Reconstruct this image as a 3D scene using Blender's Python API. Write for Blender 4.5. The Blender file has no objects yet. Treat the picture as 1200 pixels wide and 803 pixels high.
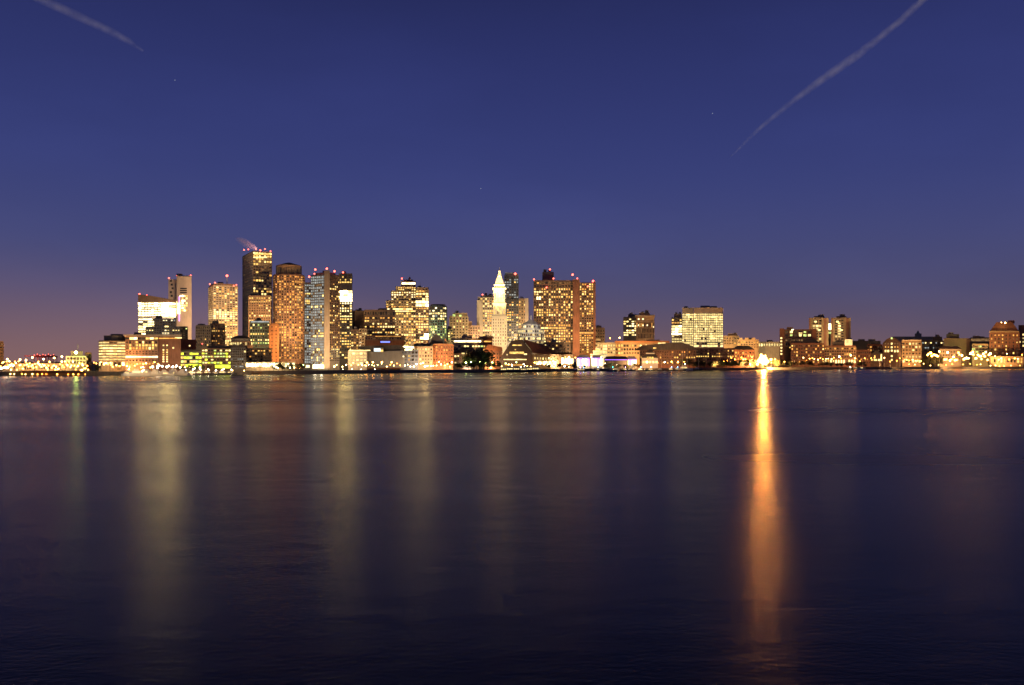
import bpy, bmesh, math, random
from mathutils import Vector, Matrix

S = bpy.context.scene
COL = S.collection
R = math.radians
F = 1046.0          # focal length in photograph pixels (photo is 1200 wide)
YH = 424.0          # row of the true horizon
HC = 10.0           # camera height above the water
ZG = 2.4            # ground level of the city

# ------------------------------------------------------------------ camera
cam_d = bpy.data.cameras.new("camera")
cam = bpy.data.objects.new("camera", cam_d)
COL.objects.link(cam)
cam.location = (0, 0, HC)
cam.rotation_euler = (R(90), 0, 0)
cam_d.sensor_width = 36.0
cam_d.lens = 36.0 * F / 1200.0
cam_d.shift_y = (YH - 401.5) / 1200.0
cam_d.clip_start = 0.5
cam_d.clip_end = 120000.0
S.camera = cam

# ------------------------------------------------------------------ sky
SUN_EL, SUN_AZ = -6.0, 250.0
world = bpy.data.worlds.new("World")
S.world = world
world.use_nodes = True
nt = world.node_tree
nt.nodes.clear()
def wn(t, **kw):
    n = nt.nodes.new(t)
    for k, v in kw.items(): setattr(n, k, v)
    return n
wout = wn('ShaderNodeOutputWorld')
sky = wn('ShaderNodeTexSky')
sky.sky_type = 'NISHITA'
sky.sun_disc = False
sky.sun_elevation = R(SUN_EL)
sky.sun_rotation = R(SUN_AZ)
bg1 = wn('ShaderNodeBackground'); bg1.inputs['Strength'].default_value = 0.10
nt.links.new(sky.outputs[0], bg1.inputs['Color'])
# late dusk: the glow of the town on the lower air, added to the sky itself
tc = wn('ShaderNodeTexCoord')
sep = wn('ShaderNodeSeparateXYZ'); nt.links.new(tc.outputs['Generated'], sep.inputs[0])
ramp = wn('ShaderNodeValToRGB'); ramp.color_ramp.interpolation = 'B_SPLINE'; nt.links.new(sep.outputs['Z'], ramp.inputs[0])
def lin(r, g, b):
    f = lambda c: (c/255/12.92) if c/255 <= .04045 else ((c/255+.055)/1.055)**2.4
    return (f(r), f(g), f(b), 1)
SKY = [(0.0, (110, 88, 98)), (0.035, (98, 86, 108)), (0.075, (85, 83, 120)), (0.13, (75, 80, 131)), (0.20, (61, 70, 131)),
       (0.28, (53, 61, 120)), (0.37, (44, 51, 106)), (0.46, (29, 32, 62)), (0.62, (18, 18, 32)), (1.0, (10, 10, 18))]
el = ramp.color_ramp.elements
while len(el) > 1: el.remove(el[0])
el[0].position, el[0].color = SKY[0][0], lin(*SKY[0][1])
for p, c in SKY[1:]:
    e = el.new(p); e.color = lin(*c)
bg2 = wn('ShaderNodeBackground'); bg2.inputs['Strength'].default_value = 0.86
# faint thin cloud
nz = wn('ShaderNodeTexNoise'); nz.inputs['Scale'].default_value = 3.0; nz.inputs['Detail'].default_value = 4
mp = wn('ShaderNodeMapping'); mp.inputs['Scale'].default_value = (1, 1, 3.2)
nt.links.new(tc.outputs['Generated'], mp.inputs[0]); nt.links.new(mp.outputs[0], nz.inputs['Vector'])
nr = wn('ShaderNodeMapRange'); nr.inputs[1].default_value = .45; nr.inputs[2].default_value = .75
nr.inputs[3].default_value = .98; nr.inputs[4].default_value = 1.10
nt.links.new(nz.outputs[0], nr.inputs[0])
mul = wn('ShaderNodeVectorMath', operation='SCALE')
nt.links.new(ramp.outputs[0], mul.inputs[0]); nt.links.new(nr.outputs[0], mul.inputs['Scale'])
nt.links.new(mul.outputs[0], bg2.inputs['Color'])
# warm glow low over the container port (one compass direction) and a weaker one along the shore
def glow(direction, width, zfall, col, strength):
    d = Vector(direction).normalized()
    dot = wn('ShaderNodeVectorMath', operation='DOT_PRODUCT'); dot.inputs[1].default_value = d
    nt.links.new(tc.outputs['Generated'], dot.inputs[0])
    m1 = wn('ShaderNodeMapRange', interpolation_type='SMOOTHSTEP')
    m1.inputs[1].default_value = math.cos(width); m1.inputs[2].default_value = 1.0
    nt.links.new(dot.outputs['Value'], m1.inputs[0])
    m2 = wn('ShaderNodeMapRange', interpolation_type='SMOOTHSTEP')
    m2.inputs[1].default_value = zfall; m2.inputs[2].default_value = -0.02
    nt.links.new(sep.outputs['Z'], m2.inputs[0])
    mm = wn('ShaderNodeMath', operation='MULTIPLY'); nt.links.new(m1.outputs[0], mm.inputs[0]); nt.links.new(m2.outputs[0], mm.inputs[1])
    ms = wn('ShaderNodeMath', operation='MULTIPLY'); nt.links.new(mm.outputs[0], ms.inputs[0]); ms.inputs[1].default_value = strength
    b = wn('ShaderNodeBackground'); b.inputs['Color'].default_value = (*col, 1)
    nt.links.new(ms.outputs[0], b.inputs['Strength'])
    return b
g1 = glow((-0.6, 1, 0), R(32), .13, (1.0, .40, .14), .085)
g2 = glow((0.28, 1, 0), R(12), .08, (1.0, .42, .15), .06)
prev = bg1
g3 = glow((-0.2, 1, 0), R(26), .12, (1.0, .5, .25), .03)
for b in (bg2, g1, g2, g3):
    a = wn('ShaderNodeAddShader')
    nt.links.new(prev.outputs[0], a.inputs[0]); nt.links.new(b.outputs[0], a.inputs[1]); prev = a
nt.links.new(prev.outputs[0], wout.inputs[0])

# the sun has set: from below the horizon it only reaches the high contrails
sun_d = bpy.data.lights.new("sun", 'SUN'); sun_d.energy = 3.0; sun_d.angle = R(0.5); sun_d.color = (1, .86, .8)
sun = bpy.data.objects.new("sun", sun_d); COL.objects.link(sun)
_d = Vector((math.sin(R(SUN_AZ))*math.cos(R(SUN_EL)), math.cos(R(SUN_AZ))*math.cos(R(SUN_EL)), math.sin(R(SUN_EL))))
sun.rotation_euler = _d.to_track_quat('Z', 'Y').to_euler()

# ------------------------------------------------------------------ exposure and renderer
S.view_settings.view_transform = 'Standard'
S.view_settings.look = 'None'
S.view_settings.exposure = 0.0
S.view_settings.gamma = 1.0
S.view_settings.use_curve_mapping = False
S.render.engine = 'CYCLES'
cy = S.cycles
cy.use_denoising = True
cy.max_bounces = 4; cy.diffuse_bounces = 2; cy.glossy_bounces = 3; cy.transmission_bounces = 2
cy.volume_bounces = 0; cy.transparent_max_bounces = 8
cy.use_light_tree = True
cy.sample_clamp_indirect = 6.0
cy.filter_width = 1.5
cy.volume_max_steps = 256

# ------------------------------------------------------------------ helpers
def X(px, Y): return (px - 600.0) / F * Y
def Z(py, Y): return HC + (YH - py) / F * Y
def P(px, py, Y): return Vector((X(px, Y), Y, Z(py, Y)))
SH = [(-600, 441.5), (0, 440.5), (150, 440.2), (300, 439), (450, 437.6), (600, 436.2), (750, 434.8), (900, 433.5), (1050, 432.7), (1200, 432.2), (1800, 432)]
def shore(px):
    for (a, ya), (b, yb) in zip(SH, SH[1:]):
        if px <= b:
            y = ya + (yb - ya) * (px - a) / (b - a); break
    return HC * F / (y - YH)

MATS = {}
def nodes_of(m): m.use_nodes = True; return m.node_tree.nodes, m.node_tree.links
def wallmat(name, col, rough=.85, var=.25, scale=.12, metallic=0.0, bump=.0):
    if name in MATS: return MATS[name]
    m = bpy.data.materials.new(name); n, l = nodes_of(m); b = n['Principled BSDF']
    t = n.new('ShaderNodeTexCoord')
    z = n.new('ShaderNodeTexNoise'); z.inputs['Scale'].default_value = scale; z.inputs['Detail'].default_value = 5
    l.new(t.outputs['Object'], z.inputs['Vector'])
    z2 = n.new('ShaderNodeTexNoise'); z2.inputs['Scale'].default_value = scale * 9; z2.inputs['Detail'].default_value = 3
    mp = n.new('ShaderNodeMapping'); mp.inputs['Scale'].default_value = (1, 1, .15)
    l.new(t.outputs['Object'], mp.inputs[0]); l.new(mp.outputs[0], z2.inputs['Vector'])
    ad = n.new('ShaderNodeMath'); ad.operation = 'ADD'; l.new(z.outputs[0], ad.inputs[0]); l.new(z2.outputs[0], ad.inputs[1])
    r = n.new('ShaderNodeMapRange'); r.inputs[1].default_value = .6; r.inputs[2].default_value = 1.4
    r.inputs[3].default_value = 1 - var; r.inputs[4].default_value = 1 + var
    l.new(ad.outputs[0], r.inputs[0])
    s = n.new('ShaderNodeVectorMath'); s.operation = 'SCALE'; s.inputs[0].default_value = col
    l.new(r.outputs[0], s.inputs['Scale']); l.new(s.outputs[0], b.inputs['Base Color'])
    b.inputs['Roughness'].default_value = rough; b.inputs['Metallic'].default_value = metallic
    MATS[name] = m; return m
W = dict(
    beige=wallmat('limestone beige', (.42, .34, .26)), stucco=wallmat('pale precast', (.50, .40, .32), var=.12),
    brick=wallmat('red brick', (.24, .11, .07), var=.35), darkbrick=wallmat('dark brick', (.16, .10, .075), var=.35),
    brown=wallmat('brown granite', (.27, .17, .11)), pink=wallmat('rose granite', (.34, .19, .12)), grey=wallmat('grey concrete', (.27, .25, .23)),
    dark=wallmat('dark metal cladding', (.09, .082, .08), rough=.45), glass=wallmat('tinted curtain wall', (.09, .092, .10), rough=.25, var=.2),
    blueglass=wallmat('blue grey curtain wall', (.16, .19, .23), rough=.25, var=.2), white=wallmat('white panel', (.72, .69, .62), var=.1),
    stone=wallmat('white granite', (.62, .54, .42), var=.12), tan=wallmat('tan brick', (.36, .25, .15)), slate=wallmat('slate roof', (.09, .08, .08), var=.4),
    rust=wallmat('clay tile roof', (.30, .11, .05), var=.4), copper=wallmat('copper clad', (.42, .18, .07), rough=.6), green=wallmat('verdigris copper', (.16, .24, .2)),
    steel=wallmat('painted steel', (.18, .18, .19), rough=.5), redsteel=wallmat('red crane paint', (.4, .07, .05), rough=.5), hull=wallmat('white gelcoat', (.72, .72, .7), rough=.3, var=.06),
    darkhull=wallmat('navy hull paint', (.04, .045, .06), rough=.4, var=.1), timber=wallmat('weathered pier timber', (.16, .08, .05), var=.4), canvas=wallmat('white canvas', (.7, .68, .7), var=.08),
    bark=wallmat('bark', (.07, .05, .035), var=.4, scale=2), concrete=wallmat('quay concrete', (.17, .15, .13), var=.4, scale=.3),
)
def leafmat(name, col):
    m = bpy.data.materials.new(name); n, l = nodes_of(m); b = n['Principled BSDF']
    oi = n.new('ShaderNodeNewGeometry'); r = n.new('ShaderNodeMapRange'); r.inputs[3].default_value = .5; r.inputs[4].default_value = 1.5
    l.new(oi.outputs['Random Per Island'], r.inputs[0])
    s = n.new('ShaderNodeVectorMath'); s.operation = 'SCALE'; s.inputs[0].default_value = col
    l.new(r.outputs[0], s.inputs['Scale']); l.new(s.outputs[0], b.inputs['Base Color']); b.inputs['Roughness'].default_value = .8
    return m
W['leaf'] = leafmat('leaves', (.06, .07, .03)); W['leafdry'] = leafmat('autumn leaves', (.10, .06, .03))

def emit(name, col, st, sample='NONE', vary=0.0):
    m = bpy.data.materials.new(name); n, l = nodes_of(m); n.clear()
    o = n.new('ShaderNodeOutputMaterial'); e = n.new('ShaderNodeEmission')
    e.inputs[0].default_value = (*col, 1); e.inputs[1].default_value = st
    if vary:
        t = n.new('ShaderNodeTexCoord'); z = n.new('ShaderNodeTexNoise'); z.inputs['Scale'].default_value = .35; z.inputs['Detail'].default_value = 2
        g = n.new('ShaderNodeNewGeometry'); l.new(g.outputs['Position'], z.inputs['Vector'])
        r = n.new('ShaderNodeMapRange'); r.inputs[1].default_value = .35; r.inputs[2].default_value = .65
        r.inputs[3].default_value = st * (1 - vary); r.inputs[4].default_value = st * (1 + vary)
        l.new(z.outputs[0], r.inputs[0]); l.new(r.outputs[0], e.inputs[1])
    l.new(e.outputs[0], o.inputs[0])
    m.cycles.emission_sampling = sample
    return m
WIN = dict(
    dim=emit('lit window dim', (1, .55, .22), .22, vary=.5), amber=emit('lit window amber', (1, .47, .10), 1.15, vary=.45),
    gold=emit('lit window gold', (1, .60, .15), 1.5, vary=.45), warm=emit('lit window warm', (1, .72, .26), 2.2, vary=.4),
    white=emit('lit window white', (1, .80, .42), 2.5, vary=.3), hot=emit('lit window brilliant', (1, .78, .36), 6.0, vary=.5), blaze=emit('blazing lit hall', (1, .70, .23), 48.0, vary=.3), faint=emit('unlit glass glow', (1, .6, .3), .07, vary=.6),  # faint: unlit panes given an added weak glow to soften their black
    cool=emit('lit window cool', (.86, .93, .88), .42, vary=.35), green=emit('lit window green', (.75, .9, .25), 1.2, vary=.5),
    lime=emit('lit window lime', (.75, .85, .05), 2.2, vary=.4), cream=emit('lit window cream', (1, .76, .29), 1.1, vary=.2),
    blue=emit('blue lit sign', (.15, .2, 1.0), 2.5), purple=emit('purple lit strip', (.8, .35, 1.0), 2.2), violet=emit('violet lit canopy edge', (.35, .12, 1.0), 2.5),
    sky=emit('lit skylight', (.75, .9, 1.0), 1.6), red=emit('red beacon', (1, .10, .06), 9.0), pinkred=emit('small red light', (1, .12, .08), 6.0),
)
_dg = bpy.data.materials.new('unlit glass'); _n, _l = nodes_of(_dg)
_n['Principled BSDF'].inputs['Base Color'].default_value = (.05, .05, .055, 1); _n['Principled BSDF'].inputs['Roughness'].default_value = .12
WIN['unlit'] = _dg

class MB:
    def __init__(s): s.v = []; s.f = []; s.m = []; s.mats = []
    def mi(s, mat):
        if mat not in s.mats: s.mats.append(mat)
        return s.mats.index(mat)
    def face(s, pts, mat):
        k = len(s.v); s.v += [tuple(p) for p in pts]; s.f.append(tuple(range(k, k + len(pts)))); s.m.append(s.mi(mat))
    def solid(s, bot, top, mat, cap=True):
        k = len(s.v); n = len(bot); s.v += [tuple(p) for p in bot] + [tuple(p) for p in top]; mi = s.mi(mat)
        for i in range(n):
            j = (i + 1) % n; s.f.append((k+i, k+j, k+n+j, k+n+i)); s.m.append(mi)
        s.f.append(tuple(range(k+n, k+2*n))); s.m.append(mi)
        s.f.append(tuple(reversed(range(k, k+n)))); s.m.append(mi)
    def prism(s, fp, z0, z1, mat, top=None):
        top = top or fp
        s.solid([(p[0], p[1], z0) for p in fp], [(p[0], p[1], z1) for p in top], mat)
    def box(s, c, size, mat, axis=(1, 0)):
        a = Vector((axis[0], axis[1])).normalized(); b = Vector((-a.y, a.x))
        hx, hy, hz = size[0]/2, size[1]/2, size[2]/2
        fp = [(c[0]+a.x*sx*hx+b.x*sy*hy, c[1]+a.y*sx*hx+b.y*sy*hy) for sx, sy in ((-1,-1),(1,-1),(1,1),(-1,1))]
        s.prism(fp, c[2]-hz, c[2]+hz, mat)
    def tube(s, p, q, r0, r1, mat, n=6):
        p, q = Vector(p), Vector(q); d = (q-p).normalized(); u = d.orthogonal().normalized(); w = d.cross(u)
        ring = lambda c, r: [c + (u*math.cos(i*2*math.pi/n) + w*math.sin(i*2*math.pi/n))*r for i in range(n)]
        s.solid(ring(p, r0), ring(q, r1), mat)
    def ball(s, c, r, mat, sub=1, sq=(1, 1, 1)):
        bm = bmesh.new(); bmesh.ops.create_icosphere(bm, subdivisions=sub, radius=r)
        k = len(s.v); s.v += [(c[0]+v.co.x*sq[0], c[1]+v.co.y*sq[1], c[2]+v.co.z*sq[2]) for v in bm.verts]
        mi = s.mi(mat)
        for f in bm.faces: s.f.append(tuple(k+v.index for v in f.verts)); s.m.append(mi)
        bm.free()
    def mesh(s, name, off=(0, 0, 0)):
        me = bpy.data.meshes.new(name); o = Vector(off)
        me.from_pydata([tuple(Vector(v)-o) for v in s.v], [], s.f)
        for m in s.mats: me.materials.append(m)
        me.polygons.foreach_set('material_index', s.m); me.update()
        return me
    def build(s, name, parent=None, off=(0, 0, 0)):
        o = bpy.data.objects.new(name, s.mesh(name, off)); COL.objects.link(o)
        if parent is not None: o.parent = parent
        else: o.location = off
        return o
def tag(o, label=None, cat=None, group=None, kind=None):
    for k, v in (('label', label), ('category', cat), ('group', group), ('kind', kind)):
        if v: o[k] = v
    return o
def empty(name, loc, label, cat, group=None):
    o = bpy.data.objects.new(name, None); COL.objects.link(o); o.location = loc; o.empty_display_size = .5
    return tag(o, label, cat, group)

UNIT = {}
def unit_window(key):
    if key not in UNIT:
        b = MB(); b.face([(-.5, 0, -.5), (.5, 0, -.5), (.5, 0, .5), (-.5, 0, .5)], WIN[key]); UNIT[key] = b.mesh('window')
    return UNIT[key]

# footprints -------------------------------------------------------------
def face(x0, x1, Y, depth=30, skew=0.0):
    a = Vector((X(x0, Y), Y)); Y1 = Y * (1 + skew); b = Vector((X(x1, Y1), Y1))
    m = (a + b) / 2; d = m.normalized() * depth
    return [a, b, b + d, a + d]
def corner(x0, c, x1, Y, deg):
    th = R(deg); C = Vector((X(c, Y), Y)); t0 = (x0-600)/F; t1 = (x1-600)/F
    wl = (C.x - t0*Y) / (math.cos(th) + t0*math.sin(th)); wr = (t1*Y - C.x) / (math.sin(th) - t1*math.cos(th))
    L = C + wl*Vector((-math.cos(th), math.sin(th))); Rr = C + wr*Vector((math.sin(th), math.cos(th)))
    return [L, C, Rr, L + Rr - C]
def ngon(cx, rpx, Y, n=8, ph=.39):
    r = rpx / F * Y; c = Vector((X(cx, Y), Y + r))
    return [c + Vector((math.cos(ph+i*2*math.pi/n), math.sin(ph+i*2*math.pi/n)))*r for i in range(n)]
def centre(fp): return sum((Vector(p) for p in fp), Vector((0, 0))) / len(fp)
def scaled(fp, s):
    c = centre(fp); return [c + (Vector(p)-c)*s for p in fp]
def nearY(fp): return min(p[1] for p in fp)

PAL = dict(
    mixhot=dict(hot=5, blaze=1.3, white=1),
    creamfull=dict(cream=9, warm=4),
    office=dict(gold=4, amber=2, warm=3, dim=3), amber=dict(amber=5, gold=3, dim=2, warm=.5), bright=dict(warm=4, white=4, gold=2), hot=dict(hot=4, white=2, warm=1),
    cool=dict(cool=7, dim=.6, warm=.5, gold=.3), green=dict(green=4, warm=2, dim=2, gold=1), lime=dict(lime=4, green=2, warm=2, gold=1), cream=dict(cream=9, warm=3, dim=.8),
    white=dict(white=3, warm=2, cream=2, cool=1), dim=dict(dim=5, amber=2, gold=.5), gold=dict(gold=5, warm=3, amber=2, dim=1), arcade=dict(hot=5, white=3), brilliant=dict(blaze=4, hot=4, warm=1),
)
for _k in list(WIN): PAL.setdefault(_k, {_k: 1})
class Bld:
    def __init__(s, name, label, cat, fp, group=None, seed=None):
        s.fp = fp; s.Y = nearY(fp); c = centre(fp); s.base = Vector((c.x, c.y, ZG))
        s.root = empty(name, s.base, label, cat, group)
        s.rng = random.Random(label if seed is None else seed); s.wins = []; s.wall = MB(); s.walln = 'wall'; s.tiers = []; s.noclut = False
    def z(s, py, Y=None): return Z(py, Y or s.Y)
    def body(s, mat, yt, fp=None, yb=None, inset=None, Y=None):
        fp = fp or s.fp; z0 = ZG - .4 if yb is None else s.z(yb, Y); s.tiers.append((s.z(yt, Y), fp)); s.wall.prism(fp, z0, s.z(yt, Y), W[mat], inset and scaled(fp, inset)); return s
    def part(s, name, mb, label=None):
        o = mb.build(name, s.root, s.base)
        if label: o['label'] = label
        return o
    def grid(s, yt, yb, rows, bay, lit, pal, fp=None, wf=.62, hf=.5, rowv=.42, mat=None, faces=None, relief=True, Y=None, dark=True, cols=None):
        fp = fp or s.fp; zt, zb = s.z(yt, Y), s.z(yb, Y); n = len(fp); rh = (zt-zb)/rows; rng = s.rng
        rowp = [min(1, max(0, lit + rng.uniform(-1, 1)*rowv)) for _ in range(rows)]
        keys = list(PAL[pal].keys()); wts = list(PAL[pal].values())
        rowk = [rng.choices(keys, wts)[0] for _ in range(rows)]
        for i in range(n):
            p, q = Vector(fp[i]), Vector(fp[(i+1) % n]); e = q-p; L = e.length
            if L < .5: continue
            u = e/L; nn = Vector((u.y, -u.x)); mid = (p+q)/2
            if nn.dot(-mid) < .04*mid.length: continue
            if faces is not None and i not in faces: continue
            nc = cols if cols else max(1, round(L/(bay*s.Y/F))); cw = L/nc
            if relief and mat:
                for r in range(rows+1):
                    c = mid + nn*.16; s.wall.box((c.x, c.y, zb + r*rh), (L-.3, .32, rh*(1-hf)*.55), W[mat], u)
                if wf < .9:
                    for k in range(nc+1):
                        c = p + u*(k*cw) + nn*.22; s.wall.box((c.x, c.y, (zt+zb)/2), (cw*(1-wf)*.6, .44, zt-zb), W[mat], u)
            run = 0; rk = None
            for r in range(rows):
                for k in range(nc):
                    c = p + u*((k+.5)*cw) + nn*.06; on = rng.random() < rowp[r]
                    if on: key = rowk[r] if rng.random() < .5 else rng.choices(keys, wts)[0]
                    else:
                        if not dark: continue
                        key = 'faint' if rng.random() < .55 else 'unlit'
                    s.wins.append((key, Vector((c.x, c.y, zb + (r+.5)*rh)), u, nn, cw*wf*(rng.uniform(.72, 1.06) if wf < .9 else 1), rh*hf*rng.choice((.8, 1, 1.1))))
        return s
    def win(s, px0, px1, py0, py1, key, Y=None, off=.12, u=None):
        Y = Y or s.Y; a = P((px0+px1)/2, (py0+py1)/2, Y - off); u = Vector(u) if u else Vector((1, 0))
        s.wins.append((key, a, u, Vector((u.y, -u.x)), (px1-px0)/F*Y, (py1-py0)/F*Y)); return s
    def beacon(s, px, py, Y=None, key='red', r=.95):
        Y = Y or s.Y + 6; p = P(px, py, Y); b = MB(); b.tube(p - Vector((0, 0, 4.5)), p, .18, .12, W['steel'], 5); b.ball(p, r, WIN[key]); s.part('warning_light', b); return s
    def box(s, name, x0, x1, yt, yb, mat, Y=None, depth=12, label=None):
        Y = Y or s.Y + 5; b = MB(); b.prism(face(x0, x1, Y, depth), Z(yb, Y), Z(yt, Y), W[mat]); s.part(name, b, label); return s
    def roof(s, kind, mat, yt, yb, fp=None, f=.0, name='roof', Y=None, over=1.03):
        s.noclut = True
        fp = fp or s.fp; base = scaled(fp, over); b = MB(); zb, zt = s.z(yb, Y)+.02, s.z(yt, Y)
        if kind == 'pyr': b.prism(base, zb, zt, W[mat], scaled(fp, max(f, .02)))
        elif kind == 'hip':
            c0 = (base[0]+base[3])/2; c1 = (base[1]+base[2])/2; m = (c0+c1)/2
            a, d = m + (c0-m)*f, m + (c1-m)*f; w = .02
            b.prism(base, zb, zt, W[mat], [a+(base[0]-a)*w, d+(base[1]-d)*w, d+(base[2]-d)*w, a+(base[3]-a)*w])
        s.part(name, b); return s
    def profile(s, name, pts, mat, Y=None, depth=20):
        s.noclut = True
        Y = Y or s.Y; b = MB(); pts = list(pts)
        fr = [P(x, y, Y) for x, y in pts]
        ctr = sum(fr, Vector())/len(fr); d = Vector((ctr.x, ctr.y, 0)).normalized()*depth
        b.solid([p for p in fr], [p+d for p in fr], W[mat]); 
        bm = None; s.part(name, b); return s
    def clutter(s):
        if not s.tiers: return
        z, fp = max(s.tiers, key=lambda t: t[0])
        wd = (Vector(fp[1])-Vector(fp[0])).length
        if z < 30 or s.noclut or wd < 9: return
        c = centre(fp); u = (Vector(fp[1])-Vector(fp[0])).normalized(); v = Vector((-u.y, u.x))
        for k in range(s.rng.choice((1, 2, 2))):
            b = MB(); q = c + u*s.rng.uniform(-.28, .28)*wd - v*s.rng.uniform(0, 3); hh = s.rng.uniform(1.6, 3.6); b.box((q.x, q.y, z+hh/2-.05), (wd*s.rng.uniform(.14, .3), 6, hh), W['grey' if s.rng.random() < .5 else 'dark'], u); s.part('plant_room', b)
        if s.rng.random() < .6:
            b = MB(); q = c + u*s.rng.uniform(-.35, .35)*wd; hh = s.rng.uniform(5, 9); b.tube((q.x, q.y, z), (q.x, q.y, z+hh), .16, .08, W['steel'], 5); s.part('antenna', b)
    def done(s, E=None):
        zt = max((v[2] for v in s.wall.v), default=20); h = zt - ZG
        if E is None:
            E = FILL*1.25 if h > 38 else FILL*2.1
            if s.base.x/s.base.y*F + 600 > 738 and h < 38: E *= 5
        s.clutter()
        c = centre(s.fp); d = max(22.0, .55*h); n_ = c.normalized(); wpx = max((p[0]/p[1] for p in s.fp)) - min((p[0]/p[1] for p in s.fp))
        base = n_*(nearY(s.fp) - d); zl = max(ZG+4, .28*h)
        q = bpy.data.lights.new('facade_fill', 'SPOT'); r2 = d*d + (h*.25)**2 + (wpx*base.length*.25)**2; q.energy = E*4*math.pi*r2; q.color = (1, .50, .18) if s.base.x/s.base.y*F + 600 > 738 and h < 38 else s.rng.choice([(1, .68, .34), (1, .60, .26), (1, .74, .40)]); q.spot_size = R(150); q.spot_blend = .5; q.shadow_soft_size = 2  # added fill spot without fixture, hung before each building to brighten its walls
        w = bpy.data.objects.new('facade_fill', q); COL.objects.link(w); w.location = (base.x, base.y, zl); w.rotation_euler = (Vector((c.x, c.y, zl + h*.2)) - w.location).to_track_quat('-Z', 'Y').to_euler()
        if s.wall.f: s.part(s.walln, s.wall)
        lit = [w for w in s.wins if w[0] not in ('unlit', 'faint')]; unl = [w for w in s.wins if w[0] in ('unlit', 'faint')]
        lit.sort(key=lambda w: -round(w[4]*w[5]*(1 if w[3].dot(-w[1].to_2d().normalized()) > .2 else .5), 1))
        one, rest = lit[:CAP], lit[CAP:]
        if len(one) < CAP: one, unl = one + unl[:CAP-len(one)], unl[CAP-len(one):]
        for key, c, u, nn, w, h in one:
            o = bpy.data.objects.new('window', unit_window(key)); COL.objects.link(o); o.parent = s.root
            o.location = c - s.base; o.rotation_euler = (0, 0, math.atan2(u.y, u.x)); o.scale = (w, 1, h)
        if rest or unl:
            b = MB()
            for key, c, u, nn, w, h in rest + unl:
                U = Vector((u.x, u.y, 0))*w/2; V = Vector((0, 0, h/2)); b.face([c-U-V, c+U-V, c+U+V, c-U+V], WIN[key])
            o = s.part('window', b); o['kind'] = 'stuff'
        s.wins = []; s.wall = MB(); return s
CAP = 100
FILL = .7  # strength of the added facade fill

FLOOD = 1.7
def flood(px, z, Y, tpx, tpy, tY, watts, col=(1, .62, .3), cone=80, rad=1.5):  # adds a spot with no fixture, aimed to brighten its target
    d = bpy.data.lights.new('floodlight', 'SPOT'); d.energy = watts * FLOOD; d.color = col; d.spot_size = R(cone); d.spot_blend = .7; d.shadow_soft_size = rad
    o = bpy.data.objects.new('floodlight', d); COL.objects.link(o); o.location = (X(px, Y), Y, z)
    t = P(tpx, tpy, tY) - o.location; o.rotation_euler = t.to_track_quat('-Z', 'Y').to_euler(); return o
SOD = (1, .5, .16); WARM = (1, .7, .4); PALE = (1, .82, .58)

# ------------------------------------------------------------------ water, land
wm = bpy.data.materials.new('harbour water'); n, l = nodes_of(wm); b = n['Principled BSDF']
b.inputs['Base Color'].default_value = (.010, .010, .016, 1); b.inputs['IOR'].default_value = 1.33; b.inputs['Specular IOR Level'].default_value = .13
g = n.new('ShaderNodeNewGeometry')
def noise(scale, stretch, detail, rough=.5):
    m = n.new('ShaderNodeMapping'); m.inputs['Scale'].default_value = stretch; l.new(g.outputs['Position'], m.inputs[0])
    z = n.new('ShaderNodeTexNoise'); z.inputs['Scale'].default_value = scale; z.inputs['Detail'].default_value = detail; z.inputs['Roughness'].default_value = rough
    l.new(m.outputs[0], z.inputs['Vector']); return z
# long slicks and wind lanes change the roughness
sl = noise(.012, (.35, 1.3, 1), 4)
mr = n.new('ShaderNodeMapRange'); mr.inputs[1].default_value = .35; mr.inputs[2].default_value = .65; mr.inputs[3].default_value = .215; mr.inputs[4].default_value = .285
l.new(sl.outputs[0], mr.inputs[0]); l.new(mr.outputs[0], b.inputs['Roughness'])
r1 = noise(4.0, (.7, .9, 1), 4, .6); r2 = noise(.35, (.5, 1, 1), 2)
ad = n.new('ShaderNodeMath'); ad.operation = 'MULTIPLY_ADD'; l.new(r2.outputs[0], ad.inputs[0]); ad.inputs[1].default_value = 1.8; l.new(r1.outputs[0], ad.inputs[2])
bu = n.new('ShaderNodeBump'); bu.inputs['Strength'].default_value = 1.0; bu.inputs['Distance'].default_value = .021
l.new(ad.outputs[0], bu.inputs['Height']); l.new(bu.outputs[0], b.inputs['Normal'])
wb = MB()
wb.face([(-3000, -300, 0), (3000, -300, 0), (3000, 2200, 0), (-3000, 2200, 0)], wm)
tag(wb.build('water'), kind='structure')

def ground_mat():
    m = wallmat('city ground', (.06, .055, .05), var=.4, scale=.05); return m
lb = MB(); pts = []
px = -500
rr = random.Random(4)
while px <= 1750:
    Y = shore(px); pts.append((X(px, Y), Y)); px += 15
k = len(pts)
fp = pts + [(26000, 16000), (0, 30000), (-26000, 16000)]
lb.prism(fp, -3, ZG, ground_mat())
tag(lb.build('land'), kind='structure')
# stone quay face a little proud of the land edge
qb = MB()
for (x0, y0), (x1, y1) in zip(pts, pts[1:]):
    u = Vector((x1-x0, y1-y0)); L = u.length; u /= L; nn = Vector((u.y, -u.x)); c = Vector(((x0+x1)/2, (y0+y1)/2)) + nn*.5
    qb.box((c.x, c.y, .2 + .02*(rr.random())), (L-.05, 1.4 + rr.random()*.6, 5.2 + rr.random()*.4), W['concrete'], u)
tag(qb.build('quay'), kind='structure')


# ------------------------------------------------------------------ the skyline, west end first
B = Bld
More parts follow.
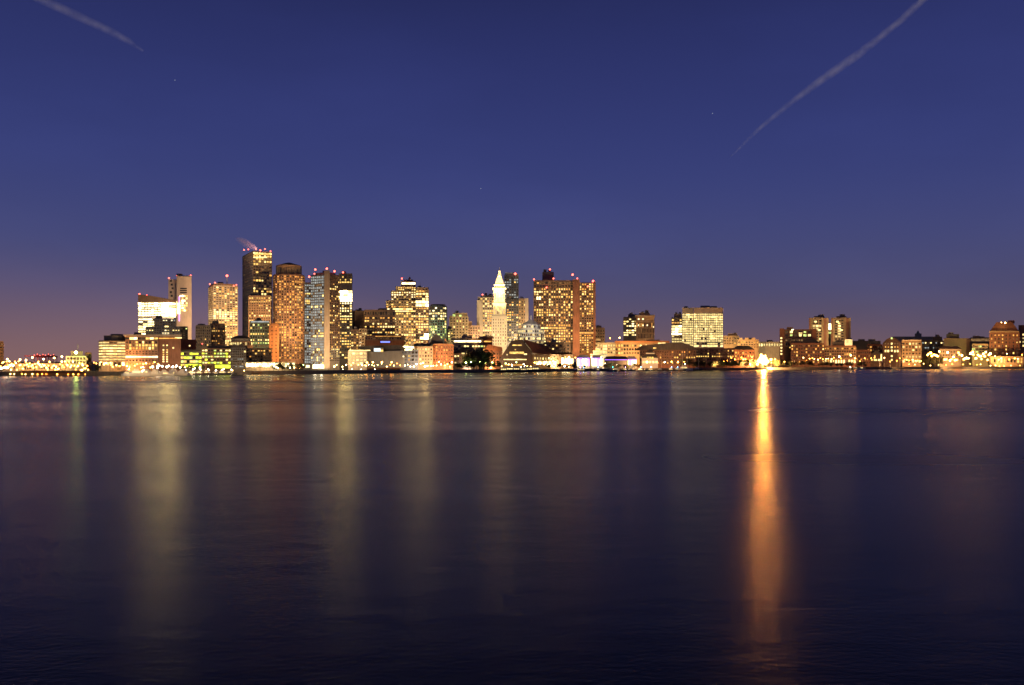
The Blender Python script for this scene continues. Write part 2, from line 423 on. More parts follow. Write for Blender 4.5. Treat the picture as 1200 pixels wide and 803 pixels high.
# --- container port and courthouse side
b = B('brick_block', 'brown brick block with faint storey bands, cut off by the left edge of the photo', 'building', face(-16, 4, 800, 40))
b.body('brown', 400).grid(402, 426, 7, 4, .15, 'dim', mat='brown', hf=.4).done()
b = B('port_shed', 'low white port building behind pier lamps, one greenish floodlight on its roof', 'building', face(78, 101, 760, 30))
b.body('grey', 417).grid(418, 427, 2, 4, .3, 'dim', mat='white').box('roof_cabin', 83, 97, 411.5, 417, 'grey', depth=9)
b.box('mast', 91, 91.6, 403, 412, 'steel', depth=.6).done(.35)
b = B('brick_block', 'small brown block wedged between the white port shed and the banded offices', 'building', face(100, 107, 770, 25))
b.body('brown', 413).grid(414, 428, 3, 3, .25, 'amber', mat='brown').done()
b = B('banded_office', 'rounded office block wrapped in seven glowing yellow window bands', 'office building', ngon(128, 20, 690, 14, .22))
b.body('tan', 399).body('dark', 393, scaled(b.fp, .72), yb=399).body('dark', 391, scaled(b.fp, .35), yb=393)
b.grid(400, 423, 7, 4.2, .97, 'cream', mat='tan', wf=.93, hf=.5, rowv=.05).grid(424, 429, 1, 4, .8, 'bright', wf=.8, hf=.8).done()
b = B('courthouse', 'long pinkish courthouse with tall lit windows under one bright top floor strip', 'courthouse', face(147, 185, 680, 45))
b.body('pink', 393).box('parapet', 145, 213, 392, 394.2, 'beige', Y=678, depth=30)
b.grid(395, 398.5, 1, 5, .85, 'bright', wf=.95, hf=.7, rowv=0).grid(399.5, 410, 3, 4, .8, 'gold', mat='pink', wf=.7, hf=.72).grid(411, 416, 2, 4, .35, 'dim')
b.grid(417, 419.5, 1, 6, .95, 'bright', wf=1.0, hf=.8, rowv=0).grid(420.5, 428, 2, 4, .6, 'amber').done()
b = B('brick_annex', 'dark red brick wing with two columns of small dotted windows', 'building', face(185.5, 212, 684, 40))
b.body('brick', 394.5)
for cx in (191.5, 195.8):
    for r in range(8): b.win(cx-.9, cx+.9, 404+r*2.7, 405.6+r*2.7, b.rng.choice(['warm', 'gold', 'dim', 'warm']))
b.win(205, 213, 395.3, 396.8, 'warm').win(186, 208, 396, 397.2, 'amber').win(202, 204, 407, 408.5, 'warm').done()
b = B('brick_block', 'plain orange brick block with one small lit window, behind the green lit offices', 'building', face(211, 230, 760, 30))
b.body('rust', 398).win(221.5, 223, 404.5, 406, 'warm').done()
for x0, x1, lab in ((6, 40, 'long low port warehouse behind the brightest white lamps at the far left'), (42, 77, 'long low port warehouse in front of the red container cranes')):
    b = B('port_shed', lab, 'building', face(x0, x1, 775, 30))
    b.body('beige', 426).roof('hip', 'grey', 424, 426, f=.9).grid(427.5, 434, 1, 3, .6, 'gold', mat='beige', wf=.7, hf=.6).done()
# --- first towers
b = B('bright_office', 'brilliantly lit white slab with a dark slanted top floor and red corner beacon', 'office building', face(162, 206, 1000, 38))
b.body('white', 354).profile('crown', [(161.8, 354), (161.8, 345), (176, 346.5), (206.2, 352), (206.2, 354)], 'brown', Y=998, depth=42)
fa = [b.fp[0], b.fp[0].lerp(b.fp[1], .6), b.fp[2], b.fp[3]]; fb = [b.fp[0].lerp(b.fp[1], .6), b.fp[1], b.fp[2], b.fp[3]]
b.grid(354.5, 371, 6, 4, .97, 'mixhot', fp=fa, faces=[0], mat='white', wf=.86, hf=.5, rowv=.02).grid(354.5, 371, 5, 5, .97, 'brilliant', fp=fb, faces=[0], mat='white', wf=.9, hf=.7, rowv=.02).grid(373, 393, 7, 5.5, .9, 'hot', mat='white', wf=.9, hf=.6, rowv=.05)
b.beacon(163.5, 344.6).beacon(172, 346, r=.6).done()
b = B('glass_office', 'stepped blue grey glass office standing before the brilliant white slab', 'office building', face(171, 211, 880, 34))
b.body('blueglass', 382.5).body('blueglass', 373, face(181, 206, 884, 26), yb=383)
b.grid(383.5, 393.5, 4, 3, .06, 'white', mat='blueglass').grid(374, 382, 3, 3, .04, 'white', fp=face(181, 206, 884, 26), mat='blueglass')
b.win(190, 198.5, 390, 391.6, 'white').win(193, 197.5, 382, 384, 'warm').done()
b = B('office_block', 'narrow dark green slab squeezed against the floodlit tower', 'office building', face(211, 220, 900, 22))
b.body('dark', 382.5).grid(384, 400, 6, 3, .12, 'green', mat='dark').done()
b = B('precast_tower', 'tall pale precast tower with blank walls, slot windows and a violet neon edge', 'office tower', face(207, 224.5, 1080, 36))
b.body('stucco', 324).body('stucco', 327, face(197.3, 207, 1086, 34)).body('stucco', 323, face(207.2, 224.3, 1081, 20), yb=325)
for r in range(3): b.win(211, 219, 337.5+r*2.4, 339+r*2.4, 'unlit')
for r in range(7):
    for c in range(4):
        if b.rng.random() < .75: b.win(210.5+c*2.4, 212.5+c*2.4, 346+r*2.8, 348+r*2.8, b.rng.choice(['warm', 'hot', 'white', 'gold']))
for r in range(5): b.win(199+(r % 3), 201.5+(r % 3), 328+r*4.4, 330.5+r*4.4, 'unlit', Y=1086)
for x in (206.5, 208, 209.8): b.win(x, x+1.2, 353+(x-206)*1.2, 368, b.rng.choice(['hot', 'warm']), Y=1079)
n_ = MB(); n_.box(tuple(P(210, 362, 1079)), (.9, .5, 30), WIN['purple']); b.part('neon_strip', n_)
b.beacon(198, 326).beacon(207.5, 323).beacon(223.5, 323).done()
b = B('office_block', 'squat grey brown block gridded with unlit windows, right of the floodlit precast tower', 'office building', face(229.5, 247, 900, 34))
b.body('grey', 381).grid(382.5, 406, 7, 2.6, .06, 'dim', mat='grey', wf=.6).beacon(237, 403, Y=899, key='pinkred', r=.6).done()
b = B('office_block', 'dark brown block with lit side strip behind the domed pavilion', 'office building', corner(246, 252, 263.5, 940, 40))
b.body('brown', 379).grid(380.5, 404, 8, 3.2, .25, 'amber', mat='brown').done()
b = B('federal_tower', 'tan office tower with bright golden floors and one tall red tipped mast', 'office tower', corner(244.5, 250, 278.5, 1120, 60))
b.body('beige', 334).body('brown', 332, scaled(b.fp, .9), yb=334.2)
b.grid(335.5, 362, 11, 3.1, .62, 'office', mat='beige', wf=.74, hf=.55, rowv=.3).grid(362, 374, 5, 3.1, .93, 'bright', mat='beige', wf=.78, hf=.6, rowv=.1).grid(374, 408, 14, 3.1, .7, 'gold', mat='beige', wf=.7, hf=.55, rowv=.3)
b.box('mast', 265.6, 266.5, 324, 333, 'steel', Y=1135, depth=1).beacon(266, 323.3, r=1.5).beacon(246, 333).beacon(252, 331.5).beacon(277, 334, key='pinkred').beacon(274, 335, key='pinkred').done()
# --- tallest tower and the round one
b = B('dark_tower', 'tallest tower, dark glass with scattered lit offices above a brown lower half, steam on top', 'office tower', corner(284.5, 296.5, 318.5, 1180, 62))
b.body('beige', 294)
b.grid(295, 346, 16, 3, .55, 'office', mat='brown', wf=.8, hf=.62, rowv=.4, faces=[1]).grid(346, 400, 17, 3, .4, 'gold', mat='brown', faces=[1]).grid(295, 400, 34, 3, .3, 'dim', mat='grey', wf=.6, faces=[0])
b.win(298, 317, 297, 298.6, 'gold').win(297, 313, 301, 302.4, 'warm').beacon(286, 293).beacon(291, 292.4, key='pinkred').beacon(300, 292).beacon(310.5, 292).beacon(317, 294.5, key='pinkred').beacon(305, 293.5, key='pinkred', r=1.3).done(3.2)
b = B('brick_tower', 'brown masonry tower with speckled windows standing against the tallest dark tower', 'office tower', face(291.5, 317, 1130, 28))
b.body('brown', 346.5).grid(348, 404, 19, 2.9, .38, 'gold', mat='brown', wf=.6).win(293, 313, 353, 354.5, 'gold').done()
b = B('granite_tower', 'round rose granite tower full of amber windows under a pointed conical roof', 'office tower', ngon(334, 18.2, 960, 12, .26))
b.body('pink', 321).body('brown', 309.8, scaled(b.fp, .82), yb=321)
b.grid(322.5, 421, 33, 3.0, .56, 'amber', mat='pink', wf=.56, hf=.55, rowv=.18).grid(312, 320, 1, 2.2, 0, 'dim', fp=scaled(b.fp, .83), wf=.5, hf=.8)
b.roof('pyr', 'brown', 306, 309.8, fp=scaled(b.fp, .82), f=.12, over=1.0).done()
b = B('office_block', 'greenish gridded office cube with a pale glowing window in nearly every cell', 'office building', face(293, 316, 890, 30))
b.body('dark', 376).grid(379, 411, 9, 2.75, .62, 'green', mat='green', wf=.6, hf=.5).win(294, 315.5, 376.3, 378, 'cool').done()
b = B('copper_block', 'narrow orange copper clad block at the foot of the round tower', 'building', face(316.3, 326, 885, 24))
b.body('copper', 379).grid(381, 424, 10, 5, .15, 'amber', mat='copper', wf=.3, hf=.3).done()
b = B('slender_block', 'sliver of orange lit building between the round tower and the twin bay apartment tower', 'building', face(351, 358.5, 1000, 26))
b.body('copper', 366).grid(368, 425, 17, 3, .6, 'amber', mat='brown').done()
# --- waterfront under them
b = B('terrace_office', 'low office with a dark flat roof and yellow green floors over a glaring arcade', 'office building', face(205, 236, 720, 30))
b.body('grey', 411.5).box('roof', 204, 237, 410, 411.6, 'dark', Y=717, depth=32)
b.grid(412.5, 426, 3, 3.6, .8, 'lime', mat='grey', wf=.9, hf=.55).grid(426.4, 431, 1, 4, 1, 'lime', wf=.96, hf=.8, rowv=0).done()
b = B('terrace_office', 'stepped dark fronted office with five lime lit floors beside the dark gable', 'office building', face(236.5, 271, 705, 30))
b.body('brown', 408).body('dark', 405, face(243, 290, 712, 25), yb=408.1)
b.grid(409, 427, 5, 3.3, .72, 'lime', mat='brown', wf=.85, hf=.48).win(252, 270, 427.6, 431.6, 'lime').done()
b = B('dome_pavilion', 'pavilion with a shallow dark dome above a lit drum', 'pavilion', ngon(278, 14, 860, 14))
b.body('brown', 400).body('grey', 396.8, scaled(b.fp, .8), yb=400.2).grid(400.6, 405, 1, 3, .8, 'cream', wf=.7, hf=.7)
b.roof('pyr', 'slate', 393, 396.8, fp=scaled(b.fp, .85), f=.4, over=1.1).done()
b = B('dark_gable_house', 'dark narrow waterfront building with a jagged glazed front and few lights', 'building', face(270.5, 288, 700, 24))
b.body('dark', 407).profile('gable', [(270.5, 407.2), (274, 403), (279, 405), (283, 402.5), (288, 407.2)], 'slate', depth=20)
b.grid(408, 431, 8, 2.6, .14, 'cool', mat='steel', wf=.7).win(286, 288, 411, 413, 'warm', Y=699).done()
b = B('hotel_wing', 'olive grey hotel wing with two lit storeys behind the white arcade', 'hotel', face(288.5, 318, 760, 30))
b.body('tan', 408).grid(409.5, 423, 4, 3.4, .35, 'gold', mat='tan', wf=.6).done()
b = B('arcade', 'long glaring white arcade along the quay below the round granite tower', 'arcade', face(288, 346, 725, 9))
b.body('stone', 424.3).grid(425.2, 430.5, 1, 3.2, 1, 'arcade', mat='stone', wf=.8, hf=.9, rowv=0).done()
# --- harbour apartment towers
b = B('apartment_tower', 'tall apartment tower with a silvery glass grid face and a bare brown face', 'apartment tower', corner(364.5, 384, 398, 815, 34))
b.body('grey', 321).box('rib', 380, 386.5, 317, 432, 'beige', Y=812.5, depth=6).body('grey', 318.5, [Vector(p) for p in scaled(b.fp, .7)], yb=321)
b.grid(322.5, 427, 33, 3.0, .97, 'cool', mat='grey', wf=.8, hf=.68, rowv=.05, faces=[0]).grid(322.5, 408, 30, 2.9, .22, 'gold', mat='brown', wf=.7, hf=.55, rowv=.15, faces=[1]).grid(408, 424, 6, 2.9, .6, 'cream', faces=[1])
b.win(366.5, 379.5, 427.3, 431.8, 'hot', Y=812).win(358, 363, 428, 431, 'white', Y=812).beacon(369.5, 316).beacon(383, 315).beacon(392, 318).beacon(368.5, 321, key='pinkred', r=.7, Y=814).done()
b = B('apartment_wing', 'narrow glass grid wing one step lower than the apartment tower it adjoins', 'apartment tower', face(357, 364.3, 850, 22))
b.body('grey', 331).grid(333, 426, 30, 2.4, .85, 'cool', mat='grey', wf=.75, hf=.6, rowv=.1).win(358, 363, 351, 356, 'gold').win(357.5, 363.5, 343.5, 345, 'gold').beacon(362.3, 324.5, Y=848).done()
b = B('dark_tower', 'dark tower with a dazzling block of lit upper floors behind the apartment tower', 'office tower', face(397, 412.8, 980, 28))
b.body('dark', 320.5).grid(323, 333, 3, 3.2, .15, 'gold', mat='dark').win(398.5, 412, 329.6, 331.6, 'gold')
b.grid(340.5, 354, 4, 5, 1, 'brilliant', mat='dark', wf=.97, hf=.9, rowv=0).grid(354, 366, 4, 3.4, .8, 'bright', mat='dark', hf=.6).grid(366, 421, 17, 3, .5, 'gold', mat='dark', wf=.8).beacon(402, 319.3).done()
b = B('blank_block', 'blank beige walled block glowing faintly from the street beneath', 'building', face(413, 428, 1000, 30))
b.body('tan', 364).win(414.5, 415.5, 364, 392, 'unlit').done()
b = B('office_block', 'dark olive block with a few gold windows in front of the blank beige wall', 'office building', face(411.5, 426, 950, 20))
b.body('darkbrick', 386).grid(387.5, 413, 8, 3, .3, 'gold', mat='darkbrick', wf=.75).done()
b = B('office_block', 'yellowish slab with lit corner windows left of the long brown office', 'office building', face(421, 430, 945, 20))
b.body('tan', 385).grid(386, 410, 7, 3.5, .45, 'cream', mat='tan').done()
b = B('brown_office', 'broad brown office with an open dark top gallery and rows of golden windows', 'office building', face(427, 463, 960, 32))
b.body('brown', 363).grid(365, 369.5, 1, 3, .05, 'dim', wf=.7, hf=.8).grid(371, 395, 7, 2.9, .5, 'gold', mat='brown', wf=.75, hf=.5).done()
b = B('podium_hall', 'low terracotta podium carrying a thin blue lit sign', 'building', face(428, 474, 905, 30))
b.body('rust', 393).grid(395, 398.5, 1, 3, .35, 'amber', mat='brown').win(446, 457, 400, 401.6, 'blue').win(440, 470, 394, 394.8, 'amber').done()
b = B('lit_pavilion', 'small white waterfront block glowing on four floors beside the dark aquarium', 'building', face(408, 430, 812, 20))
b.body('white', 411).grid(412.5, 428, 4, 4.2, .85, 'cream', mat='white', wf=.8, hf=.55).win(409, 434, 410.2, 411.3, 'warm').done()
b = B('aquarium', 'hulking dark grey windowless aquarium with slanted ends and pale skylights', 'aquarium', face(427, 472, 818, 36))
b.profile('wall', [(427.5, 431), (426.5, 419), (431, 412.5), (470, 411), (474.5, 419), (473.5, 431)], 'steel', depth=36)
b.profile('roof', [(419, 408.3), (421, 405.5), (470, 404.5), (475, 408), (474, 410.9), (431, 412.2)], 'slate', Y=822, depth=30)
b.box('skylight_frame', 437.5, 449.5, 407.6, 413, 'grey', Y=817, depth=6).win(438.3, 446, 408.3, 412, 'sky', Y=816.6).win(446, 449, 410, 412.5, 'gold', Y=816.5)
b.win(472, 473.6, 417, 418.6, 'white', Y=817).done()
b = B('canopy_hall', 'dark hall with a flaring white lit canopy next to the aquarium', 'hall', face(469, 490, 835, 24))
b.body('slate', 410).profile('canopy', [(469, 408.5), (474, 405.2), (484, 405.5), (486, 408), (480, 410)], 'canvas', Y=828, depth=12)
b.win(471, 485, 405.8, 407.3, 'hot', Y=827.5).win(473, 483, 409, 410.6, 'hot', Y=827.3).grid(411, 428, 4, 4, .2, 'dim', mat='slate').done()
# --- stepped tower group
b = B('stepped_tower', 'broad stepped tower rising in four setbacks, gold windows and a bright crown line', 'office tower', face(452.5, 487.5, 1050, 40))
b.body('tan', 352).body('tan', 340.5, face(458.5, 487.4, 1052, 36), yb=352.1).body('tan', 335.3, face(463.5, 487.3, 1054, 30), yb=340.6).body('brown', 329, face(470, 487, 1056, 22), yb=335.4).body('dark', 326.8, face(473, 484, 1060, 14), yb=329.1)
b.grid(353, 361, 3, 2.9, .6, 'office', mat='tan', wf=.7).grid(361, 366, 2, 4, .97, 'bright', mat='tan', wf=.95, rowv=0).grid(366, 416, 16, 2.9, .6, 'office', mat='tan', wf=.72, hf=.55, rowv=.3)
b.grid(341.5, 352, 4, 2.8, .6, 'bright', fp=face(458.5, 487.4, 1052, 36), mat='tan').grid(336, 340.3, 2, 2.8, .5, 'office', fp=face(463.5, 487.3, 1054, 30)).win(471, 486.5, 331.3, 333.3, 'hot', Y=1056).beacon(471, 326.6).done()
b = B('office_tower', 'slimmer tower with a gleaming yellow shaft abutting the stepped tower', 'office tower', face(487, 502.3, 1035, 30))
b.body('brown', 336.8).grid(340, 352, 4, 3.4, .85, 'gold', mat='brown', wf=.8, hf=.6).grid(352, 360, 2, 4, .95, 'hot', wf=.9, hf=.8).grid(360, 391, 10, 3, .62, 'gold', mat='brown', wf=.75).grid(391, 398, 2, 5, 1, 'brilliant', wf=.95, hf=.9).grid(399, 416, 5, 3, .6, 'gold', mat='brown').done()
b = B('round_office', 'round topped glass office with greenish white floors, right of the yellow shafted tower', 'office tower', ngon(512.5, 10.4, 1000, 10, .31))
b.body('glass', 358).body('glass', 356.3, scaled(b.fp, .85), yb=358.1).grid(359.5, 372, 4, 3, .6, 'white', mat='glass', wf=.85, hf=.6).grid(372, 397, 8, 3, .58, 'green', mat='green', wf=.75, hf=.6).done()
b = B('olive_block', 'dim olive office with a notched roof and sparse yellow windows', 'office building', face(527, 548.5, 1080, 30))
b.body('tan', 370).body('tan', 366.7, face(531, 547.5, 1082, 22), yb=370.1).grid(371.5, 398, 8, 3.6, .22, 'green', mat='tan', wf=.5).win(530.5, 533.5, 368.3, 371, 'green', Y=1079).win(538, 541, 369, 371, 'green', Y=1079).done()
b = B('olive_block', 'low brown shoulder block stepping down from the dim olive office', 'office building', face(548, 562.5, 1095, 25))
b.body('brown', 381.5).body('brown', 376.5, face(548.4, 553, 1098, 20), yb=381.6).grid(383, 398, 5, 3, .2, 'green', mat='brown').done()
b = B('olive_block', 'small yellow lit block under the round topped glass office', 'office building', face(518, 531, 1020, 24))
b.body('tan', 385).grid(386, 402, 5, 3, .5, 'green', mat='tan').done()
# --- floodlit wharf houses and park front
b = B('wharf_warehouse', 'floodlit yellow wharf warehouse with rows of small arched openings near the aquarium', 'warehouse', face(484.5, 507, 855, 26))
b.body('tan', 406).grid(407.5, 427, 5, 3, .5, 'cream', mat='tan', wf=.5, hf=.5).roof('hip', 'slate', 402.5, 406, f=.8).done()
b = B('wharf_warehouse', 'orange floodlit brick wharf warehouse with dark domed roof and chimneys', 'warehouse', face(507.3, 531, 862, 26))
b.body('copper', 403).grid(405, 427, 6, 3, .4, 'amber', mat='rust', wf=.4, hf=.5).roof('pyr', 'slate', 392.5, 403, fp=face(503, 520, 866, 20), f=.45).box('chimney', 521, 522.5, 397, 403, 'copper', depth=1.5).box('chimney', 501, 502.5, 398, 404, 'copper', depth=1.5).done()
b = B('civic_block', 'pale flat roofed block with one continuous lit strip below its roof edge', 'building', face(530.5, 566, 920, 30))
b.body('beige', 396.5).body('beige', 393.3, face(541, 553, 925, 18), yb=396.6).win(532, 563.5, 399.2, 401, 'hot').grid(404, 422, 5, 3.2, .4, 'green', mat='beige', wf=.8, hf=.5).done()
b = B('brick_block', 'orange lit flat block between the pale strip lit block and the clock tower', 'building', face(566, 577, 932, 26))
b.body('copper', 394.5).box('cornice', 561, 578, 394, 396.5, 'tan', Y=930, depth=6).win(567, 576, 399.5, 401, 'amber').grid(404, 420, 4, 3, .4, 'amber', mat='copper').done()
b = B('park_house', 'dark hip roofed house half hidden by park trees, a few cream windows lit', 'house', face(532, 562, 885, 24))
b.body('darkbrick', 414).roof('hip', 'slate', 408, 414, f=.45).grid(415.5, 427, 3, 3.2, .38, 'cream', mat='darkbrick', wf=.6).win(541, 549, 413.5, 415.5, 'warm').done()
b = B('gabled_brick', 'reddish brick building with a sloping roof in front of the clock tower base', 'building', face(568, 588, 900, 24))
b.body('brick', 411).profile('roof', [(567, 411), (572, 403.5), (588.5, 407), (588.5, 411.2)], 'rust', Y=899, depth=26).grid(412.5, 426, 3, 3.4, .4, 'gold', mat='brick', wf=.5).done()
b = B('office_tower', 'golden lit beige tower directly behind and beside the clock tower', 'office tower', face(560, 579, 1120, 30))
b.body('beige', 348).body('beige', 345.8, face(564, 578, 1124, 20), yb=348.1).body('beige', 352, face(558.8, 565, 1116, 20)).grid(349, 400, 18, 2.7, .68, 'gold', mat='beige', wf=.7, hf=.5, rowv=.25).beacon(565.5, 345.5).done()
# --- clock tower
Yc = 1060
b = B('clock_tower', 'floodlit granite clock tower with pyramid spire, brightest landmark of the skyline', 'clock tower', face(577, 593.8, Yc, 17)); b.noclut = True
b.body('stone', 371).body('stone', 355.5, face(577.8, 592.8, Yc+1, 15), yb=371.1).body('stone', 338, face(578.6, 591.8, Yc+2, 13), yb=355.6)
c_ = MB(); c_.prism(face(576.6, 594.2, Yc-.6, 18), Z(371.8, Yc), Z(370, Yc), W['stone']); c_.prism(face(577, 593.4, Yc+.2, 17), Z(356.3, Yc), Z(355, Yc), W['stone']); c_.prism(face(577.2, 593, Yc+.6, 16), Z(339.2, Yc), Z(337.2, Yc), W['stone']); b.part('cornice', c_)
c_ = MB(); c_.prism(face(579.2, 591.2, Yc+3, 12), Z(337.2, Yc), Z(332.5, Yc), W['stone']); c_.prism(face(580.2, 590.2, Yc+4, 10), Z(332.5, Yc), Z(319.5, Yc), W['stone'], scaled(face(580.2, 590.2, Yc+4, 10), .24)); b.part('spire', c_)
c_ = MB(); c_.prism(face(584, 586.4, Yc+8, 2.4), Z(319.6, Yc), Z(317, Yc), W['stone']); c_.tube(P(585.2, 317, Yc+9), P(585.2, 313.5, Yc+9), .6, .1, W['dark']); b.part('finial', c_)
c_ = MB()
for i in range(6):
    x = 579.4 + i*2.3; c_.tube(P(x, 355, Yc+1.5), P(x, 340, Yc+1.5), .55, .5, W['stone'], 8)
b.part('column', c_)
d_ = MB(); p = P(585.3, 362.5, Yc+.9); k = [p + Vector((math.cos(i*math.pi/8)*3.2, 0, math.sin(i*math.pi/8)*3.2)) for i in range(16)]
d_.solid([q for q in k], [q + Vector((0, -.4, 0)) for q in k], WIN['cream']); d_.box((p.x, p.y-.55, p.z+1.1), (.28, .2, 2.3), W['dark']); d_.box((p.x+.8, p.y-.55, p.z), (1.7, .2, .28), W['dark']); b.part('clock_face', d_)
b.grid(373, 405, 9, 2.7, .12, 'cream', mat='stone', wf=.32, hf=.5, rowv=0).grid(341.5, 353, 1, 3.1, 1, 'gold', fp=face(578.6, 591.8, Yc+2, 13), wf=.3, hf=.85, rowv=0).grid(357.5, 369, 2, 3.6, 1, 'amber', fp=face(577.8, 592.8, Yc+1, 15), wf=.3, hf=.6, rowv=0).win(584.6, 586, 323, 324.5, 'hot', Y=Yc+6).done()
# --- behind and right of the clock tower
b = B('glass_tower', 'dark bluish glass tower with a curved top, close behind the clock tower', 'office tower', face(591, 607.6, 1150, 30))
b.body('glass', 322).profile('crown', [(592, 322.1), (592, 319.5), (602, 319.5), (607.4, 321.5), (607.4, 322.1)], 'blueglass', Y=1151, depth=26)
b.grid(323.5, 350, 9, 2.8, .5, 'cool', mat='glass', wf=.7, hf=.5, rowv=.3).grid(350, 400, 17, 2.8, .42, 'gold', mat='dark', wf=.7, hf=.5, rowv=.25).beacon(603.8, 321, Y=1149, r=1.4).done()
b = B('office_tower', 'lower tan tower with vertical ribs, right of the bluish glass tower', 'office tower', face(607.8, 619, 1180, 26))
b.body('tan', 350).grid(352, 382, 8, 2.6, .35, 'gold', mat='tan', wf=.5).box('rib', 615, 619.2, 349.5, 390, 'beige', Y=1177, depth=8).done()
b = B('market_hall', 'pale glazed hall with glowing tiers under a tent like pointed roof', 'hall', ngon(622.5, 16, 970, 12, .26))
b.body('white', 385).body('white', 380, scaled(b.fp, .72), yb=385.1).grid(386, 412, 6, 3, .8, 'cream', mat='white', wf=.75, hf=.55, rowv=.1).grid(380.6, 384.6, 1, 2.6, .8, 'white', fp=scaled(b.fp, .72))
b.roof('pyr', 'white', 374.5, 380, fp=scaled(b.fp, .72), f=.2).box('finial', 621.6, 622.9, 370, 374.6, 'white', Y=984, depth=1.2).done()
b = B('twin_slab', 'massive brown double slab with hundreds of gold windows and a dark rooftop box', 'office tower', face(625.5, 671.5, 1040, 40))
b.body('brown', 328.5).body('dark', 317.3, face(635.5, 649, 1055, 16), yb=328.6).body('brown', 330.5, face(679, 697.3, 1048, 34))
b.box('rib', 671.3, 679.2, 327.5, 420, 'brick', Y=1030, depth=30).box('rib', 695.5, 698, 330, 420, 'brick', Y=1042, depth=8)
b.grid(330, 337, 2, 3.2, .35, 'office', mat='brown', wf=.8).grid(337.5, 383, 15, 2.8, .52, 'office', mat='brown', wf=.6, hf=.62, rowv=.25).grid(383, 386, 1, 4, .9, 'gold', wf=.9).grid(386, 402, 5, 2.8, .6, 'gold', mat='brown', wf=.6)
f2 = face(679, 695.5, 1048, 34); b.grid(332, 389, 20, 2.9, .55, 'office', fp=f2, mat='brown', wf=.6, hf=.6, rowv=.25, Y=1048).grid(389, 391.5, 1, 5, 1, 'gold', fp=f2, wf=.95, Y=1048).grid(392, 414, 8, 2.9, .55, 'gold', fp=f2, mat='brown', wf=.6, Y=1048)
b.win(629, 634, 348, 351, 'hot').win(627, 636, 341.5, 343, 'warm').beacon(625.8, 327.5).beacon(644.5, 315.8).beacon(648.5, 326.5).beacon(671, 322, key='red', r=1.3).beacon(676.5, 326.5, key='pinkred').beacon(695, 329.5, key='red', r=1.3).beacon(640.5, 337, Y=1038).beacon(689, 335.5, Y=1045, key='pinkred').done()
b = B('brown_block', 'square brown block with a few arched gold windows at the feet of the double slab', 'building', face(637, 668, 950, 26))
b.body('tan', 401).grid(403, 415, 3, 4.4, .3, 'gold', mat='brown', wf=.5).done()
b = B('wharf_hotel', 'wharf hotel with a dark six sided gable front and long sloping red tiled roof', 'hotel', face(586, 624, 890, 60))
b.profile('wall', [(586, 431), (585.4, 421), (600, 399), (612, 398), (623.4, 412.5), (623, 431)], 'darkbrick', depth=46)
r_ = MB(); Y0 = 893
r_.solid([P(613.5, 397.6, Y0), P(624.5, 413, Y0), P(656, 417.5, 940), P(640, 405, 950)], [P(613.5, 398.6, Y0+12), P(624.5, 414, Y0+12), P(656, 418.5, 952), P(640, 406, 962)], W['rust']); b.part('roof', r_)
b.body('tan', 415, fp=[Vector((X(624, 896), 896)), Vector((X(658, 936), 936)), Vector((X(652, 960), 960)), Vector((X(622, 925), 925))])
b.win(600.5, 611.5, 404, 405.3, 'gold').win(597, 614, 412.3, 414.8, 'gold').win(590, 617, 420.8, 422, 'warm').win(603, 604.6, 409.3, 410.4, 'gold').win(593.5, 595, 415, 416.5, 'cream').win(592, 612, 427, 428.5, 'amber').win(614, 617.5, 414.5, 416, 'warm')
for i in range(9): b.win(625+i*3.2, 627.4+i*3.2, 418.5+i*.2, 421+i*.2, 'cream' if i % 3 else 'warm', Y=899+i*3.6)
for i in range(8): b.win(628+i*3, 630.2+i*3, 423.5, 427, 'hot' if i % 2 else 'warm', Y=900+i*3.6)
b.done()
b = B('market_row', 'row of low shops with glaring shopfronts between the wharf hotel and the white marquee', 'shops', face(643, 672, 945, 20))
b.body('tan', 415.5).roof('hip', 'rust', 411, 415.5, f=.5).grid(418.5, 427.5, 1, 3.6, 1, 'arcade', mat='tan', wf=.8, hf=.8, rowv=0).done()
# --- festival tents
def tent(x0, x1, ye, yp, Y, label, keys, group='white marquees on the wharf'):
    b = B('marquee', label, 'marquee', face(x0, x1, Y, 12), group); b.walln = 'canvas_wall'
    b.body('canvas', ye).roof('hip', 'canvas', yp, ye, f=.6, over=1.06)
    n_ = max(3, int((x1-x0)/3)); w = (x1-x0)/n_
    for i in range(n_): b.win(x0+i*w+.3, x0+(i+1)*w-.3, ye+1.2, 429, keys[i % len(keys)])
    b.win(x0, x1, ye+.1, ye+.9, 'violet'); b.done()
tent(676, 691, 419.5, 416, 955, 'white marquee with violet eaves and blazing white sides, first right of the shops', ['hot', 'purple', 'hot'])
tent(693, 706, 419.5, 416.3, 958, 'white marquee glowing pink and violet, nearest the dark boat shed', ['hot', 'hot', 'purple'])
tent(734, 746, 421, 417.5, 985, 'solitary white marquee beside the two tiered pavilion', ['hot', 'purple', 'hot'])
b = B('tiered_hall', 'cream hall in three receding tiers rising behind the violet marquees', 'hall', face(692, 712, 1000, 20))
b.body('stone', 415).body('stone', 411, face(695, 707, 1002, 14), yb=415.1).body('stone', 408, face(698, 703.5, 1004, 8), yb=411.1).roof('pyr', 'stone', 406.5, 408, fp=face(698, 703.5, 1004, 8), f=.1)
for x0, x1, y0, y1 in ((693, 711, 416, 417.3), (696, 706, 412.3, 413.6), (698.6, 703, 408.8, 410.2)): b.win(x0, x1, y0, y1, 'cream', Y=999)
b.done()
b = B('boat_shed', 'long dark boat shed with a violet rimmed roof between two marquees', 'shed', face(708, 736, 965, 18))
b.body('slate', 421).roof('hip', 'slate', 417.5, 421, f=.8).win(709, 735, 421.4, 422, 'violet').win(712, 720, 424, 425, 'dim').done()
